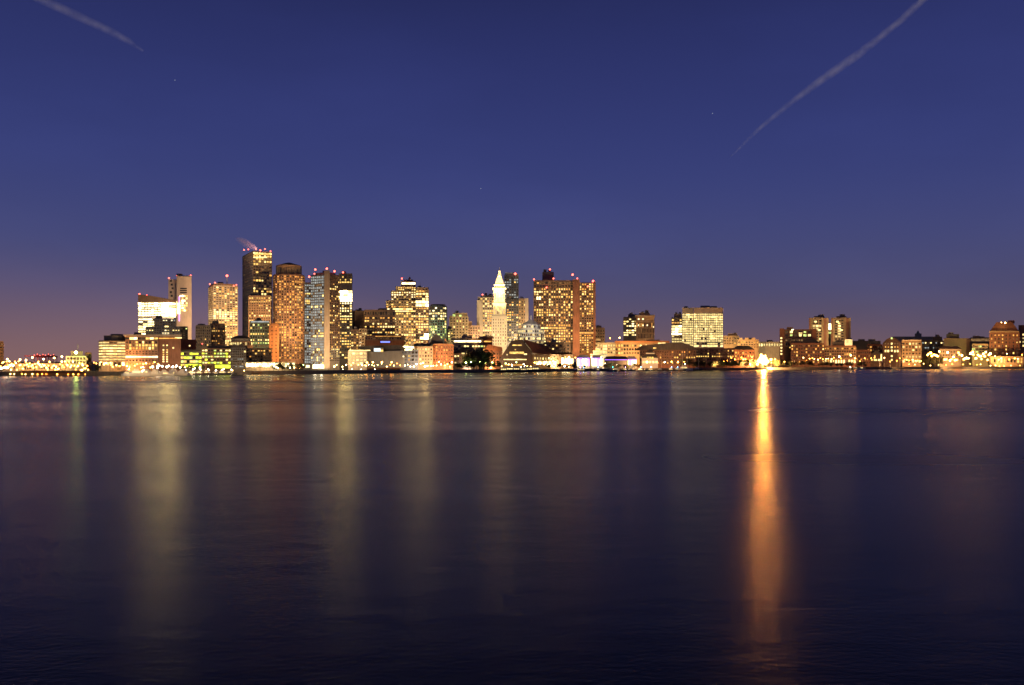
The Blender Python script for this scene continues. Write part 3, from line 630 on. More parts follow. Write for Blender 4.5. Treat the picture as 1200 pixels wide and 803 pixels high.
# --- middle right
b = B('tan_block', 'dim tan block peeping out past the right rib of the double slab', 'building', face(697.5, 708.5, 1200, 24))
b.body('tan', 384).grid(386, 400, 4, 3, .04, 'dim', mat='tan').done()
b = B('yellow_block', 'yellow washed low office behind the cream tiered hall', 'office building', face(697, 721, 1090, 24))
b.body('tan', 401.5).body('tan', 397, face(697, 704, 1095, 18), yb=401.6).grid(403, 415, 3, 3, .5, 'cream', mat='tan', wf=.6).win(706.5, 711, 405, 416, 'warm').done()
b = B('yellow_block', 'orange parapeted low office with two glowing rows, below the pair of dark and tan towers', 'office building', face(721, 784, 1110, 24))
b.body('tan', 400.5).box('parapet', 720.5, 784.5, 399.6, 401.6, 'copper', Y=1107, depth=5).grid(403, 416, 3, 3.2, .6, 'gold', mat='tan', wf=.65, hf=.55).win(771, 780, 401.7, 402.9, 'warm', Y=1106).done()
b = B('dark_office', 'black office with bold broken white window bands, paired with the pale tan tower', 'office tower', face(730.5, 746.5, 1215, 28))
b.body('dark', 371.5).body('dark', 368, face(736, 746, 1225, 16), yb=371.6).grid(373, 394, 8, 3.1, .5, 'bright', mat='dark', wf=.85, hf=.55, rowv=.3).done()
b = B('cornice_tower', 'pale ribbed tan tower with overhanging cornices and only three lit rooms', 'office tower', face(745.5, 766.6, 1185, 28))
b.body('tan', 369).body('tan', 366.3, face(749, 761.5, 1190, 18), yb=369.1).box('cornice', 744.2, 767.6, 369.5, 371, 'beige', Y=1183, depth=31).box('cornice', 744.6, 767, 376.3, 377.2, 'beige', Y=1184, depth=30)
b.grid(378, 397, 3, 1.7, 0, 'dim', mat='tan', wf=.45, hf=.8)
for x, y in ((748.5, 374), (753.5, 374), (748.5, 381.3), (753.5, 381.3), (758.3, 381.3), (765.5, 383.5)): b.win(x-.9, x+.9, y-.9, y+.9, 'white')
b.done()
b = B('federal_offices', 'wide pale yellow slab, nearly every window lit, under a blank tan top', 'office building', face(813, 847.2, 1195, 34))
b.body('beige', 360.6).grid(367.3, 401, 12, 2.2, .985, 'creamfull', mat='beige', wf=.84, hf=.74, rowv=.1).grid(401.5, 407, 2, 3, .95, 'cream', wf=.9, hf=.7).done()
b = B('federal_offices', 'tall pale yellow slab with a narrow notch, joined at the left of the wide one', 'office building', face(799.5, 812.6, 1205, 30))
b.body('beige', 360.8).grid(367.5, 406, 14, 2.2, .97, 'creamfull', mat='beige', wf=.88, hf=.7, rowv=.05).done()
b = B('federal_offices', 'lower wing of the pale yellow slabs with blazing white upper windows', 'office building', face(787, 799.2, 1235, 26))
b.body('beige', 372).body('beige', 367.5, face(790, 798.8, 1240, 18), yb=372.1).grid(373.5, 380, 2, 3, .8, 'gold', mat='beige', wf=.8).grid(381, 393, 4, 4, 1, 'hot', mat='beige', wf=.9, hf=.75).grid(393, 402, 3, 3, .9, 'cream', wf=.8).done()
# --- long wharf buildings
b = B('long_wharf', 'long dark brick wharf building with swooping black roof behind the sailboat masts', 'wharf building', face(750, 815, 1050, 26))
b.body('brick', 410).profile('roof', [(744, 410.2), (752, 405), (775, 402.6), (798, 401), (808, 404.5), (816, 408), (816, 410.2)], 'slate', Y=1049, depth=28)
b.grid(411, 427, 5, 2.8, .3, 'amber', mat='darkbrick', wf=.5, hf=.5).win(765.5, 769, 407.3, 408.8, 'gold', Y=1048).done()
b = B('brick_wharf', 'low brick apartment range with dim amber balconies left of the blazing orange light', 'wharf building', face(815.5, 860, 1090, 26))
b.body('brick', 408).grid(409.5, 426, 5, 2.6, .3, 'amber', mat='darkbrick', wf=.6, hf=.45).done()
b = B('quay_pavilion', 'white two tiered pavilion with blue slate pyramid roofs on the wharf', 'pavilion', face(752, 771, 1008, 18))
b.body('white', 419.5).roof('pyr', 'slate', 414.5, 419.5, f=.5, over=1.1).body('white', 413.5, face(757, 767, 1012, 9), yb=415).roof('pyr', 'slate', 409.5, 413.5, fp=face(756.5, 767.5, 1011.5, 10), f=.1)
for i in range(5): b.win(753.2+i*3.7, 755.6+i*3.7, 423.3, 425.6, 'warm' if i != 1 else 'hot')
for i in range(3): b.win(758+i*2.9, 760+i*2.9, 418.2, 420.6, 'gold', Y=1007)
b.done()
b = B('brick_range', 'low tiled brick range immediately left of the blazing orange floodlight', 'wharf building', face(858, 884, 1130, 24))
b.body('brick', 410).roof('hip', 'slate', 405, 410, f=.5).grid(411.5, 427, 4, 2.8, .4, 'amber', mat='brick', wf=.5).done()
b = B('hill_block', 'tan block on the skyline just right of the wide yellow slab', 'building', face(848, 866, 1420, 26))
b.body('tan', 393.5).body('tan', 391, face(853, 864, 1425, 18), yb=393.6).grid(395, 404, 3, 3, .1, 'dim', mat='tan').done()
b = B('hill_block', 'orange washed housing block with notched roofline above the brick range', 'building', face(864.5, 889, 1400, 26))
b.body('tan', 398)
for x in (866, 873, 881): b.box('stair_tower', x, x+4, 396, 398.2, 'tan', Y=1398, depth=8)
b.grid(400, 408, 3, 3, .25, 'amber', mat='tan').done()
b = B('hill_block', 'long low cream block on the skyline above the blazing orange floodlight', 'building', face(888, 915.5, 1440, 26))
b.body('beige', 400.5).grid(402, 406.5, 1, 3, .85, 'cream', mat='beige', wf=.6, hf=.7).done()
b = B('granary_flats', 'apartment range with brick ends and wide greenish lit bays, below the twin towers', 'apartment building', face(914, 956.5, 1300, 28))
b.body('darkbrick', 386).body('darkbrick', 383.3, face(922, 929, 1304, 14), yb=386.1).box('end_pier', 913.6, 919, 385, 427, 'brick', Y=1297, depth=12).box('end_pier', 951.5, 956.8, 385, 404, 'brick', Y=1297, depth=12)
b.grid(387.3, 395, 2, 5.2, .82, 'green', mat='darkbrick', wf=.72, hf=.62).grid(396.5, 406, 2, 3, .4, 'dim', mat='tan').win(927.5, 930, 386, 388, 'hot').win(936, 941, 390, 392, 'warm')
for r in range(6): b.win(914.6, 916.6, 395.5+r*3.7, 397.3+r*3.7, 'warm', Y=1296.5)
b.win(929, 938, 402, 403.5, 'gold').win(925, 937, 406.5, 408, 'gold').done()
for x0, lab in ((948, 'left twin of the two tan apartment towers, partly behind the granary flats'), (974, 'right twin of the two tan apartment towers, clear of the granary flats')):
    b = B('twin_flats', lab, 'apartment tower', face(x0, x0+23, 1500, 28), 'twin tan apartment towers', seed=x0)
    b.body('tan', 372.5).body('brown', 370.3, face(x0+6, x0+18, 1510, 14), yb=372.6).box('brick_strip', x0+17.5, x0+20.5, 373, 405, 'brick', Y=1496.5, depth=4).box('brick_strip', x0, x0+2, 373, 405, 'brick', Y=1496.5, depth=4)
    f_ = face(x0+4, x0+15, 1498, 6); b.grid(374.5, 402, 9, 3.4, .33, 'cream', fp=f_, mat='tan', wf=.8, hf=.55)
    for k in range(3): b.win(x0+6+k*2.2, x0+9+k*2.2, 376+k*5, 378+k*5, 'warm', Y=1497)
    b.done()
b = B('link_block', 'narrow dark link block with one tall blazing window between the twin towers', 'building', face(970.6, 974.4, 1530, 16))
b.body('steel', 378).win(970.9, 974, 379.3, 386.5, 'hot', Y=1529).win(971, 974, 389, 391, 'green', Y=1529).done()
b = B('white_box_house', 'small bright cream penthouse box just right of the twin towers', 'building', face(990, 999, 1440, 16))
b.body('stone', 397.8).win(990.6, 998.4, 398.4, 402.8, 'cream').done()
b = B('terrace_row', 'stepped brown terrace with a peaked slate roof in front of the granary flats', 'housing terrace', face(927, 966, 1270, 24))
b.body('brick', 402).roof('hip', 'slate', 396.5, 402, fp=face(938, 961, 1272, 20), f=.35).grid(403.5, 426, 6, 2.8, .16, 'amber', mat='brick', wf=.6).done()
b = B('terrace_row', 'long flat roofed dark terrace with dim balcony bands below the right twin tower', 'housing terrace', face(966, 1003, 1275, 24))
b.body('brick', 405).body('slate', 400.5, face(975, 989, 1280, 16), yb=405.1).grid(407, 420, 4, 2.8, .15, 'amber', mat='tan', wf=.7).grid(420.5, 427, 1, 3, .7, 'gold', wf=.7, hf=.6).done()
b = B('terrace_row', 'reddish low brick row behind the two tall quay lamps', 'housing terrace', face(1003, 1020, 1310, 22))
b.body('brick', 410).grid(411.5, 427, 4, 2.6, .2, 'amber', mat='brick', wf=.5).done()
b = B('terrace_row', 'taller red brick block left of the dark gabled warehouse', 'building', face(1016, 1034, 1360, 22))
b.body('rust', 403.5).grid(405, 420, 4, 3, .1, 'amber', mat='brick').done()
b = B('rooftop_range', 'distant dark roof range between the twin towers and the gabled warehouse', 'building', face(998, 1032, 1560, 30))
b.body('slate', 399.5).box('chimney', 1018, 1020, 398, 399.8, 'slate').box('chimney', 1006, 1007, 398.4, 399.8, 'slate').done()
b = B('gabled_warehouse', 'black gabled waterfront warehouse with a lit central column of windows', 'warehouse', face(1034.5, 1055.5, 1320, 26))
b.body('darkbrick', 402).profile('gable', [(1034.5, 402.1), (1039, 397.5), (1045, 394.8), (1051, 397.5), (1055.5, 402.1)], 'darkbrick', depth=26)
for r, y in enumerate((396.5, 402.8, 407, 411, 417.3, 421.8)): b.win(1044, 1046, y-1, y+1.1, 'warm' if r else 'green')
for x in (1037.8, 1041, 1048.8, 1052): b.win(x-1, x+1, 410.2, 412.8, 'warm'); b.win(x-.7, x+.7, 402, 403.6, 'dim'); b.win(x-.7, x+.7, 406, 407.6, 'amber')
b.done()
b = B('gabled_annex', 'little gabled annex with a lit ground floor, leaning on the black warehouse', 'warehouse', face(1020, 1034, 1318, 18))
b.body('darkbrick', 415).profile('gable', [(1020, 415.1), (1027, 410.5), (1034, 415.1)], 'slate', depth=18)
for x in (1021.8, 1025, 1026.8, 1030): b.win(x-1, x+1, 420.8, 423, 'warm' if x > 1024 else 'gold')
b.win(1032, 1033.6, 415, 423, 'warm').win(1024.5, 1026, 416.5, 418, 'gold').done()
b = B('brick_flats', 'tan and orange four storey flats right of the black gabled warehouse', 'apartment building', face(1057, 1079.5, 1345, 24))
b.body('tan', 399).box('cornice', 1056.6, 1080, 398.3, 399.5, 'stone', Y=1343, depth=6).grid(401, 420, 5, 3.6, .45, 'cream', mat='tan', wf=.6, hf=.5).grid(421, 426, 1, 3.6, .8, 'warm').done()
b = B('hilltop_roofs', 'low pale rooftop line with a tiny domed cupola on the hill behind', 'building', face(1046, 1096, 1620, 30))
b.body('grey', 394.5).roof('pyr', 'green', 387.5, 391.2, fp=face(1073.5, 1078, 1620, 7), f=.2).body('grey', 391, face(1072, 1080, 1618, 9), yb=394.6).done()
b = B('hill_block', 'dark hillside block with two white lights, left of the orange lit house', 'building', face(1080, 1108, 1440, 24))
b.body('darkbrick', 399).body('slate', 394.5, face(1093, 1104, 1450, 14), yb=399.1).grid(400.5, 412, 4, 3, .15, 'cool', mat='slate').done()
b = B('lit_house', 'orange floodlit brick house with shallow roof among dazzling quay lamps', 'house', face(1101, 1126, 1375, 20))
b.body('beige', 409).roof('hip', 'brown', 406, 409, f=.7).grid(410.5, 422, 3, 3.2, .35, 'amber', mat='beige', wf=.45).done()
b = B('blank_block', 'windowless brown block with a cluttered roof right of the orange lit house', 'building', face(1106, 1137, 1430, 26))
b.body('tan', 396.5).body('slate', 391.5, face(1109, 1124, 1436, 14), yb=396.6).box('vent', 1111, 1113, 390, 392, 'slate', Y=1437).done()
b = B('green_block', 'low yellow green lit block behind the cluster of dazzling quay lamps', 'building', face(1139, 1158, 1400, 22))
b.body('tan', 403).grid(404.5, 414, 3, 4, .5, 'green', mat='tan', wf=.9, hf=.6).done()
b = B('parapet_block', 'flat block with a pale lit parapet band behind the yellow green block', 'building', face(1137, 1161, 1460, 26))
b.body('grey', 395.5).win(1138, 1160.5, 397, 400, 'dim').win(1138, 1160.5, 397.2, 398.4, 'cream').done()
b = B('brick_warehouse', 'big seven storey brick warehouse with mansard roof and rooftop lamp', 'warehouse', face(1160, 1194, 1400, 30))
b.body('brick', 388.5).box('cornice', 1159.5, 1194.5, 387.8, 389.6, 'tan', Y=1397, depth=34).roof('pyr', 'brick', 377.5, 387.7, fp=b.fp, f=.55, over=.98)
b.grid(391, 416, 6, 4.2, .4, 'gold', mat='brick', wf=.42, hf=.45).grid(417, 421, 1, 4, .2, 'dim').box('roof_house', 1181, 1189, 375.5, 379, 'brick', Y=1410, depth=8).done()
b = B('brick_warehouse', 'brick wing at the right picture edge with a lit window column', 'warehouse', face(1193.5, 1212, 1420, 30))
b.body('brick', 381).grid(390, 416, 6, 4, .5, 'cream', mat='brick', wf=.4, hf=.45).done()
b = B('quay_shops', 'low amber row of shops below the brick warehouse', 'shops', face(1160, 1199, 1370, 14))
b.body('tan', 417.5).grid(418.5, 427, 1, 4, .8, 'gold', mat='tan', wf=.6, hf=.6).done()

# ------------------------------------------------------------------ fixtureless spots added to brighten the facades, standing in for street and floodlighting
flood(240, 4, 1000, 210, 372, 1080, 2.2e5, (1, .62, .34), 70)
flood(200, 30, 960, 212, 340, 1080, 1.4e5, (1, .62, .34), 50)
flood(268, 5, 1010, 262, 370, 1120, 1.4e5, WARM, 80)
flood(300, 5, 1080, 303, 385, 1130, 1.6e5, SOD, 80)
flood(325, 5, 895, 332, 385, 960, 3.0e5, SOD, 90)
flood(345, 5, 900, 340, 360, 960, 3.0e5, (1, .6, .25), 60)
flood(393, 5, 760, 391, 385, 825, 7e4, SOD, 80)
flood(372, 5, 765, 371, 405, 820, 4e4, PALE, 80)
flood(420, 5, 960, 421, 385, 1000, 1.4e5, WARM, 90)
flood(445, 20, 915, 445, 385, 960, 7e4, SOD, 100)
flood(470, 25, 985, 470, 370, 1050, .6e5, WARM, 90)
flood(495, 20, 985, 495, 370, 1035, .3e5, WARM, 90)
flood(495, 4, 815, 496, 415, 855, 6e4, PALE, 110)
flood(520, 4, 820, 519, 414, 862, 7e4, SOD, 110)
flood(548, 4, 880, 548, 412, 920, 2.5e4, PALE, 110)
flood(572, 4, 890, 572, 410, 932, 4.5e4, SOD, 110)
flood(566, 20, 1070, 568, 375, 1120, .9e5, WARM, 90)
flood(580, 22, 985, 585, 385, 1060, 1.5e5, (1, .68, .36), 70)
flood(597, 22, 985, 587, 375, 1060, .5e5, (1, .68, .36), 60)
flood(585, 50, 1000, 585, 342, 1060, 6e5, (1, .66, .28), 34)
flood(577, 60, 1010, 585, 328, 1062, 6e5, (1, .66, .28), 34)
flood(613, 30, 1120, 613, 370, 1180, 1.6e5, WARM, 80)
flood(622, 8, 925, 622, 385, 970, .4e5, PALE, 90)
flood(650, 25, 960, 650, 375, 1040, 1.7e5, SOD, 100)
flood(688, 20, 975, 688, 375, 1048, 1.5e5, SOD, 90)
flood(650, 5, 915, 652, 410, 950, 4e4, WARM, 100)
flood(705, 5, 970, 702, 410, 1000, 6e4, PALE, 100)
flood(709, 15, 1050, 709, 400, 1090, 9e4, (1, .75, .35), 100)
flood(740, 12, 1075, 745, 405, 1110, 5e4, SOD, 110)
flood(757, 25, 1120, 756, 385, 1185, 2.2e5, (1, .78, .45), 80)
flood(825, 20, 1110, 825, 380, 1195, 3e5, (1, .8, .42), 90)
flood(857, 18, 1360, 857, 398, 1420, 1.2e5, (1, .7, .3), 100)
flood(878, 14, 1350, 877, 400, 1400, 1.2e5, SOD, 100)
flood(902, 14, 1390, 902, 402, 1440, .3e5, (1, .75, .35), 110)
flood(965, 25, 1400, 958, 385, 1500, 1.6e5, (1, .66, .3), 60)
flood(990, 25, 1400, 985, 385, 1500, 1.6e5, (1, .66, .3), 60)
flood(1025, 10, 1320, 1025, 410, 1360, 5e4, SOD, 100)
flood(1068, 5, 1300, 1068, 408, 1345, 1.0e5, SOD, 100)
flood(1113, 5, 1340, 1113, 412, 1375, 8e4, SOD, 110)
flood(1125, 14, 1390, 1123, 405, 1430, 6e4, SOD, 100)
flood(1148, 6, 1360, 1148, 408, 1400, .4e5, (1, .9, .3), 100)
flood(1176, 5, 1340, 1176, 402, 1400, 1.5e5, SOD, 90)
flood(225, 4, 735, 222, 405, 760, 2.2e4, SOD, 100)
flood(170, 4, 640, 168, 408, 680, 2.0e4, (1, .72, .45), 110)
flood(190, 14, 960, 185, 350, 1000, 8e4, WARM, 80)
flood(320, 4, 860, 321, 400, 885, 3e4, SOD, 110)
flood(512, 20, 950, 512, 380, 1000, 6e4, (.9, 1, .5), 90)
flood(538, 20, 1030, 538, 385, 1080, 6e4, (1, .85, .45), 90)
flood(20, 6, 745, 22, 430, 775, 4e4, SOD, 130)
flood(60, 6, 745, 60, 430, 775, 4e4, SOD, 130)
flood(622, 45, 925, 622, 376, 985, .35e5, PALE, 60)
flood(450, 4, 790, 450, 418, 818, 1e3, PALE, 110)

# ------------------------------------------------------------------ street and quay lamps
LK = dict(sodium=((1, .38, .05), 42), orange=((1, .26, .03), 38), warm=((1, .58, .16), 42), white=((1, .84, .55), 34), green=((.66, .9, .25), 40), lime=((.62, .85, .16), 120))
HEADS, POLES = {}, {}
def lamp_mesh(kind, r):
    k = (kind, round(r, 2))
    if k not in HEADS:
        c, st = LK[kind]; key = 'lamp glow ' + kind
        if key not in MATS: MATS[key] = emit(key, c, st, 'FRONT')
        b = MB(); b.ball((0, 0, 0), r, MATS[key]); HEADS[k] = b.mesh('lamp_head')
    return HEADS[k]
def pole_mesh():
    if 'p' not in POLES:
        b = MB(); b.tube((0, 0, 0), (0, 0, 1), .14, .08, W['steel'], 6); b.tube((0, 0, 0), (0, 0, .06), .25, .2, W['steel'], 6); POLES['p'] = b.mesh('pole')
    return POLES['p']
def lamp(px, py, Y, kind, label, group, r=.5):
    r *= 1.22; p = P(px, py, Y); z0 = ZG if Y > shore(px) + .5 else -.3
    o = empty('street_lamp', (p.x, p.y, z0), label, 'street lamp', group)
    a = bpy.data.objects.new('pole', pole_mesh()); COL.objects.link(a); a.parent = o; a.scale = (1, 1, max(.4, p.z - z0 - r))
    h = bpy.data.objects.new('lamp_head', lamp_mesh(kind, r)); COL.objects.link(h); h.parent = o; h.location = (0, 0, p.z - z0)
    return o
rg = random.Random(11)
def row(x0, x1, n, y0, y1, off, kinds, label, group, r=.5, jit=.35):
    for i in range(n):
        px = x0 + (x1-x0)*(i+.5)/n + rg.uniform(-jit, jit)*(x1-x0)/n; py = rg.uniform(y0, y1)
        lamp(px, py, shore(px) + off + rg.uniform(-4, 4), rg.choice(kinds), label, group, r*rg.uniform(.75, 1.2))
# container port, far left
for px, py in ((8.5, 421), (23.5, 421.5), (30.5, 422), (38, 419), (51, 421), (63.5, 419.5), (72.5, 418)):
    lamp(px, py, shore(px)+120, 'warm', 'tall floodlight mast standing clear above the container port lamps', 'tall masts of the container port', .55)
row(0, 104, 70, 423.5, 434, 60, ['sodium', 'sodium', 'warm', 'orange', 'orange'], 'low orange white lamp crowded among the container port lights', 'low lamps of the container port', .42)
row(0, 16, 6, 428, 433, 30, ['white'], 'white lamp in the bright cluster at the far left end of the port', 'white lamps at the port end', .45)
row(3, 108, 17, 438.3, 438.9, -2.5, ['sodium', 'warm', 'orange'], 'small lamp low on the timber pier edge at the water', 'pier edge lamps', .28)
lamp(89, 413.2, 752, 'lime', 'greenish floodlight on the roof of the white port shed', None, .95)
lamp(96, 434, 655, 'warm', 'single bright lamp at the end of the timber pier', None, .5)
row(108, 186, 20, 424, 431, 12, ['sodium', 'orange', 'warm', 'sodium'], 'orange lamp along the courthouse promenade', 'courthouse promenade lamps', .36)
row(123, 140, 6, 436.5, 438, 2, ['sodium', 'warm'], 'low orange lamp on the quay below the banded office', 'low quay lamps by the dark tree', .36)
row(178, 208, 8, 428.5, 430.5, 8, ['white'], 'white lamp in the brilliant strip above the marina', 'white marina lamps', .5)
row(205, 236, 6, 430, 432, 5, ['white', 'warm', 'green'], 'lamp before the yellow green terrace office', 'lamps by the terrace office', .38)
row(236, 288, 8, 433.5, 436.5, 2, ['white', 'warm'], 'tiny lamp on the dark quay below the terrace offices', 'tiny quay lamps', .22)
row(288, 346, 15, 426, 430.5, 12, ['warm', 'white', 'warm'], 'lamp in the dazzling strip along the white arcade', 'arcade lamps', .48)
row(290, 358, 12, 427, 432, 5, ['warm', 'green', 'white'], 'lamp among small trees at the foot of the round granite tower', 'lamps under the round tower', .3)
for px in (369, 376.5): lamp(px, 428.5, shore(px)+8, 'white', 'one of two big white lamps at the foot of the glass faced apartment tower', 'twin entrance lamps', .85)
row(388, 432, 9, 424, 431, 8, ['warm', 'sodium', 'warm'], 'warm lamp along the quay between apartment tower and lit pavilion', 'pavilion quay lamps', .42)
row(392, 450, 4, 432, 433, 2, ['white'], 'low white deck light on the quay by the aquarium', 'aquarium deck lights', .2)
for px, py in ((430, 425), (437, 424.6), (447.5, 424.6), (459, 424.6)): lamp(px, py, shore(px)+9, 'sodium', 'round orange white lamp in the row before the aquarium', 'aquarium plaza lamps', .6)
row(425, 484, 14, 426, 430, 10, ['warm', 'orange', 'white'], 'small lamp crowded below the aquarium walls', 'small aquarium lamps', .3)
row(484, 532, 15, 424, 430, 14, ['warm', 'warm', 'white', 'sodium'], 'bright lamp before the floodlit wharf warehouses', 'warehouse quay lamps', .45)
for px, py in ((546, 425), (552, 424.5), (558, 425.5), (562, 424), (569, 426), (577, 425)): lamp(px, py, shore(px)+10, 'green', 'pale green lamp glowing between the dark park trees', 'park lamps', .55)
lamp(575, 431, shore(575)+3, 'green', 'low bright green white lamp at the water edge by the park', None, .6)
row(586, 624, 9, 423, 430, 6, ['warm', 'green', 'white'], 'lamp on the ferry quay before the six sided hotel gable', 'ferry quay lamps', .34)
row(626, 672, 15, 424, 430, 12, ['warm', 'white', 'warm', 'sodium'], 'bright lamp along the promenade below the sloping hotel roof', 'hotel promenade lamps', .48)
row(640, 712, 12, 418, 428, 22, ['warm', 'sodium'], 'warm lamp among the low shops and marquees', 'market lamps', .36)
for px, py in ((708, 407), (716, 406)): pass
for px, py, k in ((726, 396, 'warm'), (715, 396.5, 'orange')): lamp(px, py, 1160, k, 'lone %s lamp on a tall pole left of the black banded office' % ('white' if k == 'warm' else 'orange'), None, .6)
for px, py in ((723, 427.5), (779, 424.5)): lamp(px, py, shore(px)+6, 'white', 'isolated white lamp on the dark quay %s' % ('below the boat shed' if px < 740 else 'right of the slate roofed pavilion'), None, .55)
for px, py in ((787, 424), (794.5, 424.3), (802, 423.6)): lamp(px, py, shore(px)+10, 'sodium', 'amber lamp in the row of three behind the sailboat masts', 'three amber quay lamps', .62)
row(846, 884, 8, 418, 426, 14, ['orange', 'sodium', 'orange'], 'orange lamp left of the blazing floodlight', 'orange lamps near the floodlight', .45)
row(868, 886, 4, 420, 425, 10, ['sodium'], 'yellow lamp crowding the left of the blazing floodlight', 'yellow lamps beside the floodlight', .65)
row(902, 920, 4, 420, 426, 12, ['sodium', 'orange'], 'orange lamp just right of the blazing floodlight', 'orange lamps right of the floodlight', .55)
row(940, 986, 14, 419, 424, 14, ['sodium', 'warm', 'orange'], 'amber lamp along the brick terraces', 'terrace lamps', .46)
for px, py, k in ((983.5, 418, 'white'), (997, 416.5, 'warm'), (1002, 420, 'sodium')): lamp(px, py, shore(px)+12, k, {'white': 'tall white quay lamp left of the pair before the dark terraces', 'warm': 'tallest warm lamp before the dark terraces', 'sodium': 'lower yellow lamp just right of the tallest terrace lamp'}[k], None, .75)
row(1058, 1080, 7, 420.5, 423.5, 8, ['warm', 'sodium'], 'lamp at the foot of the four storey flats', 'flats lamps', .5)
row(1086, 1102, 9, 412, 421, 5, ['sodium', 'orange', 'sodium', 'warm'], 'orange lamp in the tall dazzling cluster left of the orange lit house', 'cluster left of the lit house', 1.05)
row(1106, 1136, 15, 413, 423, 5, ['sodium', 'warm', 'sodium', 'orange'], 'lamp in the dazzling spread before the orange lit house', 'cluster before the lit house', 1.05)
row(1137, 1161, 15, 412, 422, 5, ['sodium', 'warm', 'sodium'], 'lamp in the dazzling cluster before the yellow green block', 'cluster before the green block', 1.05)
row(1162, 1200, 8, 414, 422, 5, ['sodium', 'orange', 'warm'], 'lamp along the foot of the big brick warehouse', 'lamps by the big brick warehouse', .6)
row(1000, 1058, 10, 419, 424, 9, ['sodium', 'orange', 'warm'], 'amber lamp along the quay before the black gabled warehouse', 'lamps by the gabled warehouse', .42)
row(1060, 1165, 12, 426, 429, 3, ['sodium', 'warm'], 'low amber lamp at the water edge below the dazzling lamps', 'water edge lamps', .36)
row(1165, 1196, 6, 428, 430.5, 1.5, ['sodium', 'warm'], 'low lamp at the water edge below the brick warehouse', 'low lamps at the water', .35)
lamp(1178, 378.5, 1396, 'warm', 'bright lamp on top of the big brick warehouse roof', None, .9)
lamp(1173.5, 378, 1396, 'warm', 'smaller lamp beside the bright one on the brick warehouse roof', None, .4)

# the blazing floodlight: a bank of lamps on a quay mast, spread to imitate bloom
pm = P(894, 421.5, shore(894)+9)
t = empty('floodlight_mast', (pm.x, pm.y, ZG), 'blazing orange floodlight bank on a quay mast, casting the long golden streak', 'floodlight')
m_ = MB(); m_.tube((0, .5, 0), (0, .5, pm.z-ZG+3), .35, .25, W['steel'], 8); m_.build('mast', t)
m_ = MB(); m_.tube((0, .6, pm.z-ZG), (0, .35, pm.z-ZG), 5.2, 5.2, W['steel'], 20); m_.build('bracket', t)
fm = emit('floodlight glow', (1, .42, .08), 12, 'NONE')
pl_ = bpy.data.lights.new('floodlight', 'POINT'); pl_.energy = 8.5e5; pl_.color = (1, .34, .045); pl_.shadow_soft_size = 2.2
po_ = bpy.data.objects.new('floodlight', pl_); COL.objects.link(po_); po_.parent = t; po_.location = (0, -3.2, pm.z-ZG)
fr_ = random.Random(3)
for nr_, rr_ in ((1, 0), (7, 2.5), (10, 4.9)):
    for i in range(nr_):
        a_ = i*2*math.pi/nr_ + .3*nr_
        m_ = MB(); jt_ = 0 if rr_ < 3 else fr_.uniform(-.9, 1.3); c = Vector(((rr_+jt_)*math.cos(a_)*1.15, 0, pm.z-ZG + (rr_+jt_)*math.sin(a_)*.95)); m_.tube(tuple(c+Vector((0, .3, 0))), tuple(c+Vector((0, -.3, 0))), .7, 1.1, W['steel'], 10); o = m_.build('lamp_housing', t)
        m_ = MB(); m_.ball(tuple(c + Vector((0, -.35, 0))), .95, fm, 2, (1, .35, 1)); m_.build('lamp_glass', o)
for px_, py_, rr_ in ((889.2, 423.3, 1.95), (899.5, 423.6, 1.80), (885, 424, 1.50), (903.5, 421.6, 1.35), (892, 416, 1.20), (897.5, 426.2, 1.50), (887.5, 427, 1.35)):  # extra lamps added to imitate the glow around the bank
    lamp(px_, py_, shore(px_)+12, 'sodium', 'big yellow lamp added against the blazing floodlight to widen its glow', 'added lamps around the floodlight', rr_)
flood(880, 7, 1085, 872, 416, 1130, 1.6e5, SOD, 140); flood(905, 7, 1090, 915, 416, 1260, 3e5, SOD, 140); flood(894, 16, 1085, 894, 426, 1118, 8e4, SOD, 150)  # spots added to brighten the surroundings of the bank

# ------------------------------------------------------------------ trees
TREES = []
def tree_proto(seed, mat, wide=1.0):
    r = random.Random(seed); tr = MB(); tr.tube((0, 0, 0), (0, 0, .55), .035, .022, W['bark'], 6)
    for i in range(6):
        a = i*1.05 + r.random(); tr.tube((0, 0, .3+.04*i), (math.cos(a)*.25*wide, math.sin(a)*.25*wide, .6+.04*i), .015, .006, W['bark'], 4)
    cr = MB(); blobs = [(r.uniform(-.26, .26)*wide, r.uniform(-.26, .26)*wide, r.uniform(.38, .85), r.uniform(.13, .24)) for _ in range(11)]
    for bx, by, bz, br in blobs:
        for _ in range(48):
            d = Vector((r.gauss(0, 1), r.gauss(0, 1), r.gauss(0, 1))).normalized()*br*r.uniform(.55, 1.05); p = Vector((bx, by, bz)) + d
            u = Vector((r.gauss(0, 1), r.gauss(0, 1), r.gauss(0, 1))).normalized(); v = u.orthogonal().normalized(); s = r.uniform(.018, .04)
            cr.face([p-u*s-v*s, p+u*s-v*s, p+u*s+v*s, p-u*s+v*s], mat)
    return tr.mesh('trunk'), cr.mesh('crown')
TREES = [tree_proto(1, W['leaf'], 1.2), tree_proto(2, W['leaf'], .9), tree_proto(3, W['leafdry'], 1.1), tree_proto(4, W['leaf'], 1.5)]
def tree(px, ytop, Y, label, group=None, k=None, wide=1.0):
    z = Z(ytop, Y) - ZG; o = empty('tree', (X(px, Y), Y, ZG), label, 'tree', group)
    tm, cm = TREES[rg.randrange(4) if k is None else k]; a = rg.uniform(0, 6.28)
    for nm, me in (('trunk', tm), ('crown', cm)):
        q = bpy.data.objects.new(nm, me); COL.objects.link(q); q.parent = o; q.scale = (z*1.05*wide, z*1.05*wide, z*1.05); q.rotation_euler = (0, 0, a)
    return o
tree(113.5, 428.3, shore(113)+3, 'broad dark round tree alone on the quay by the timber pier', None, 3, 1.0)
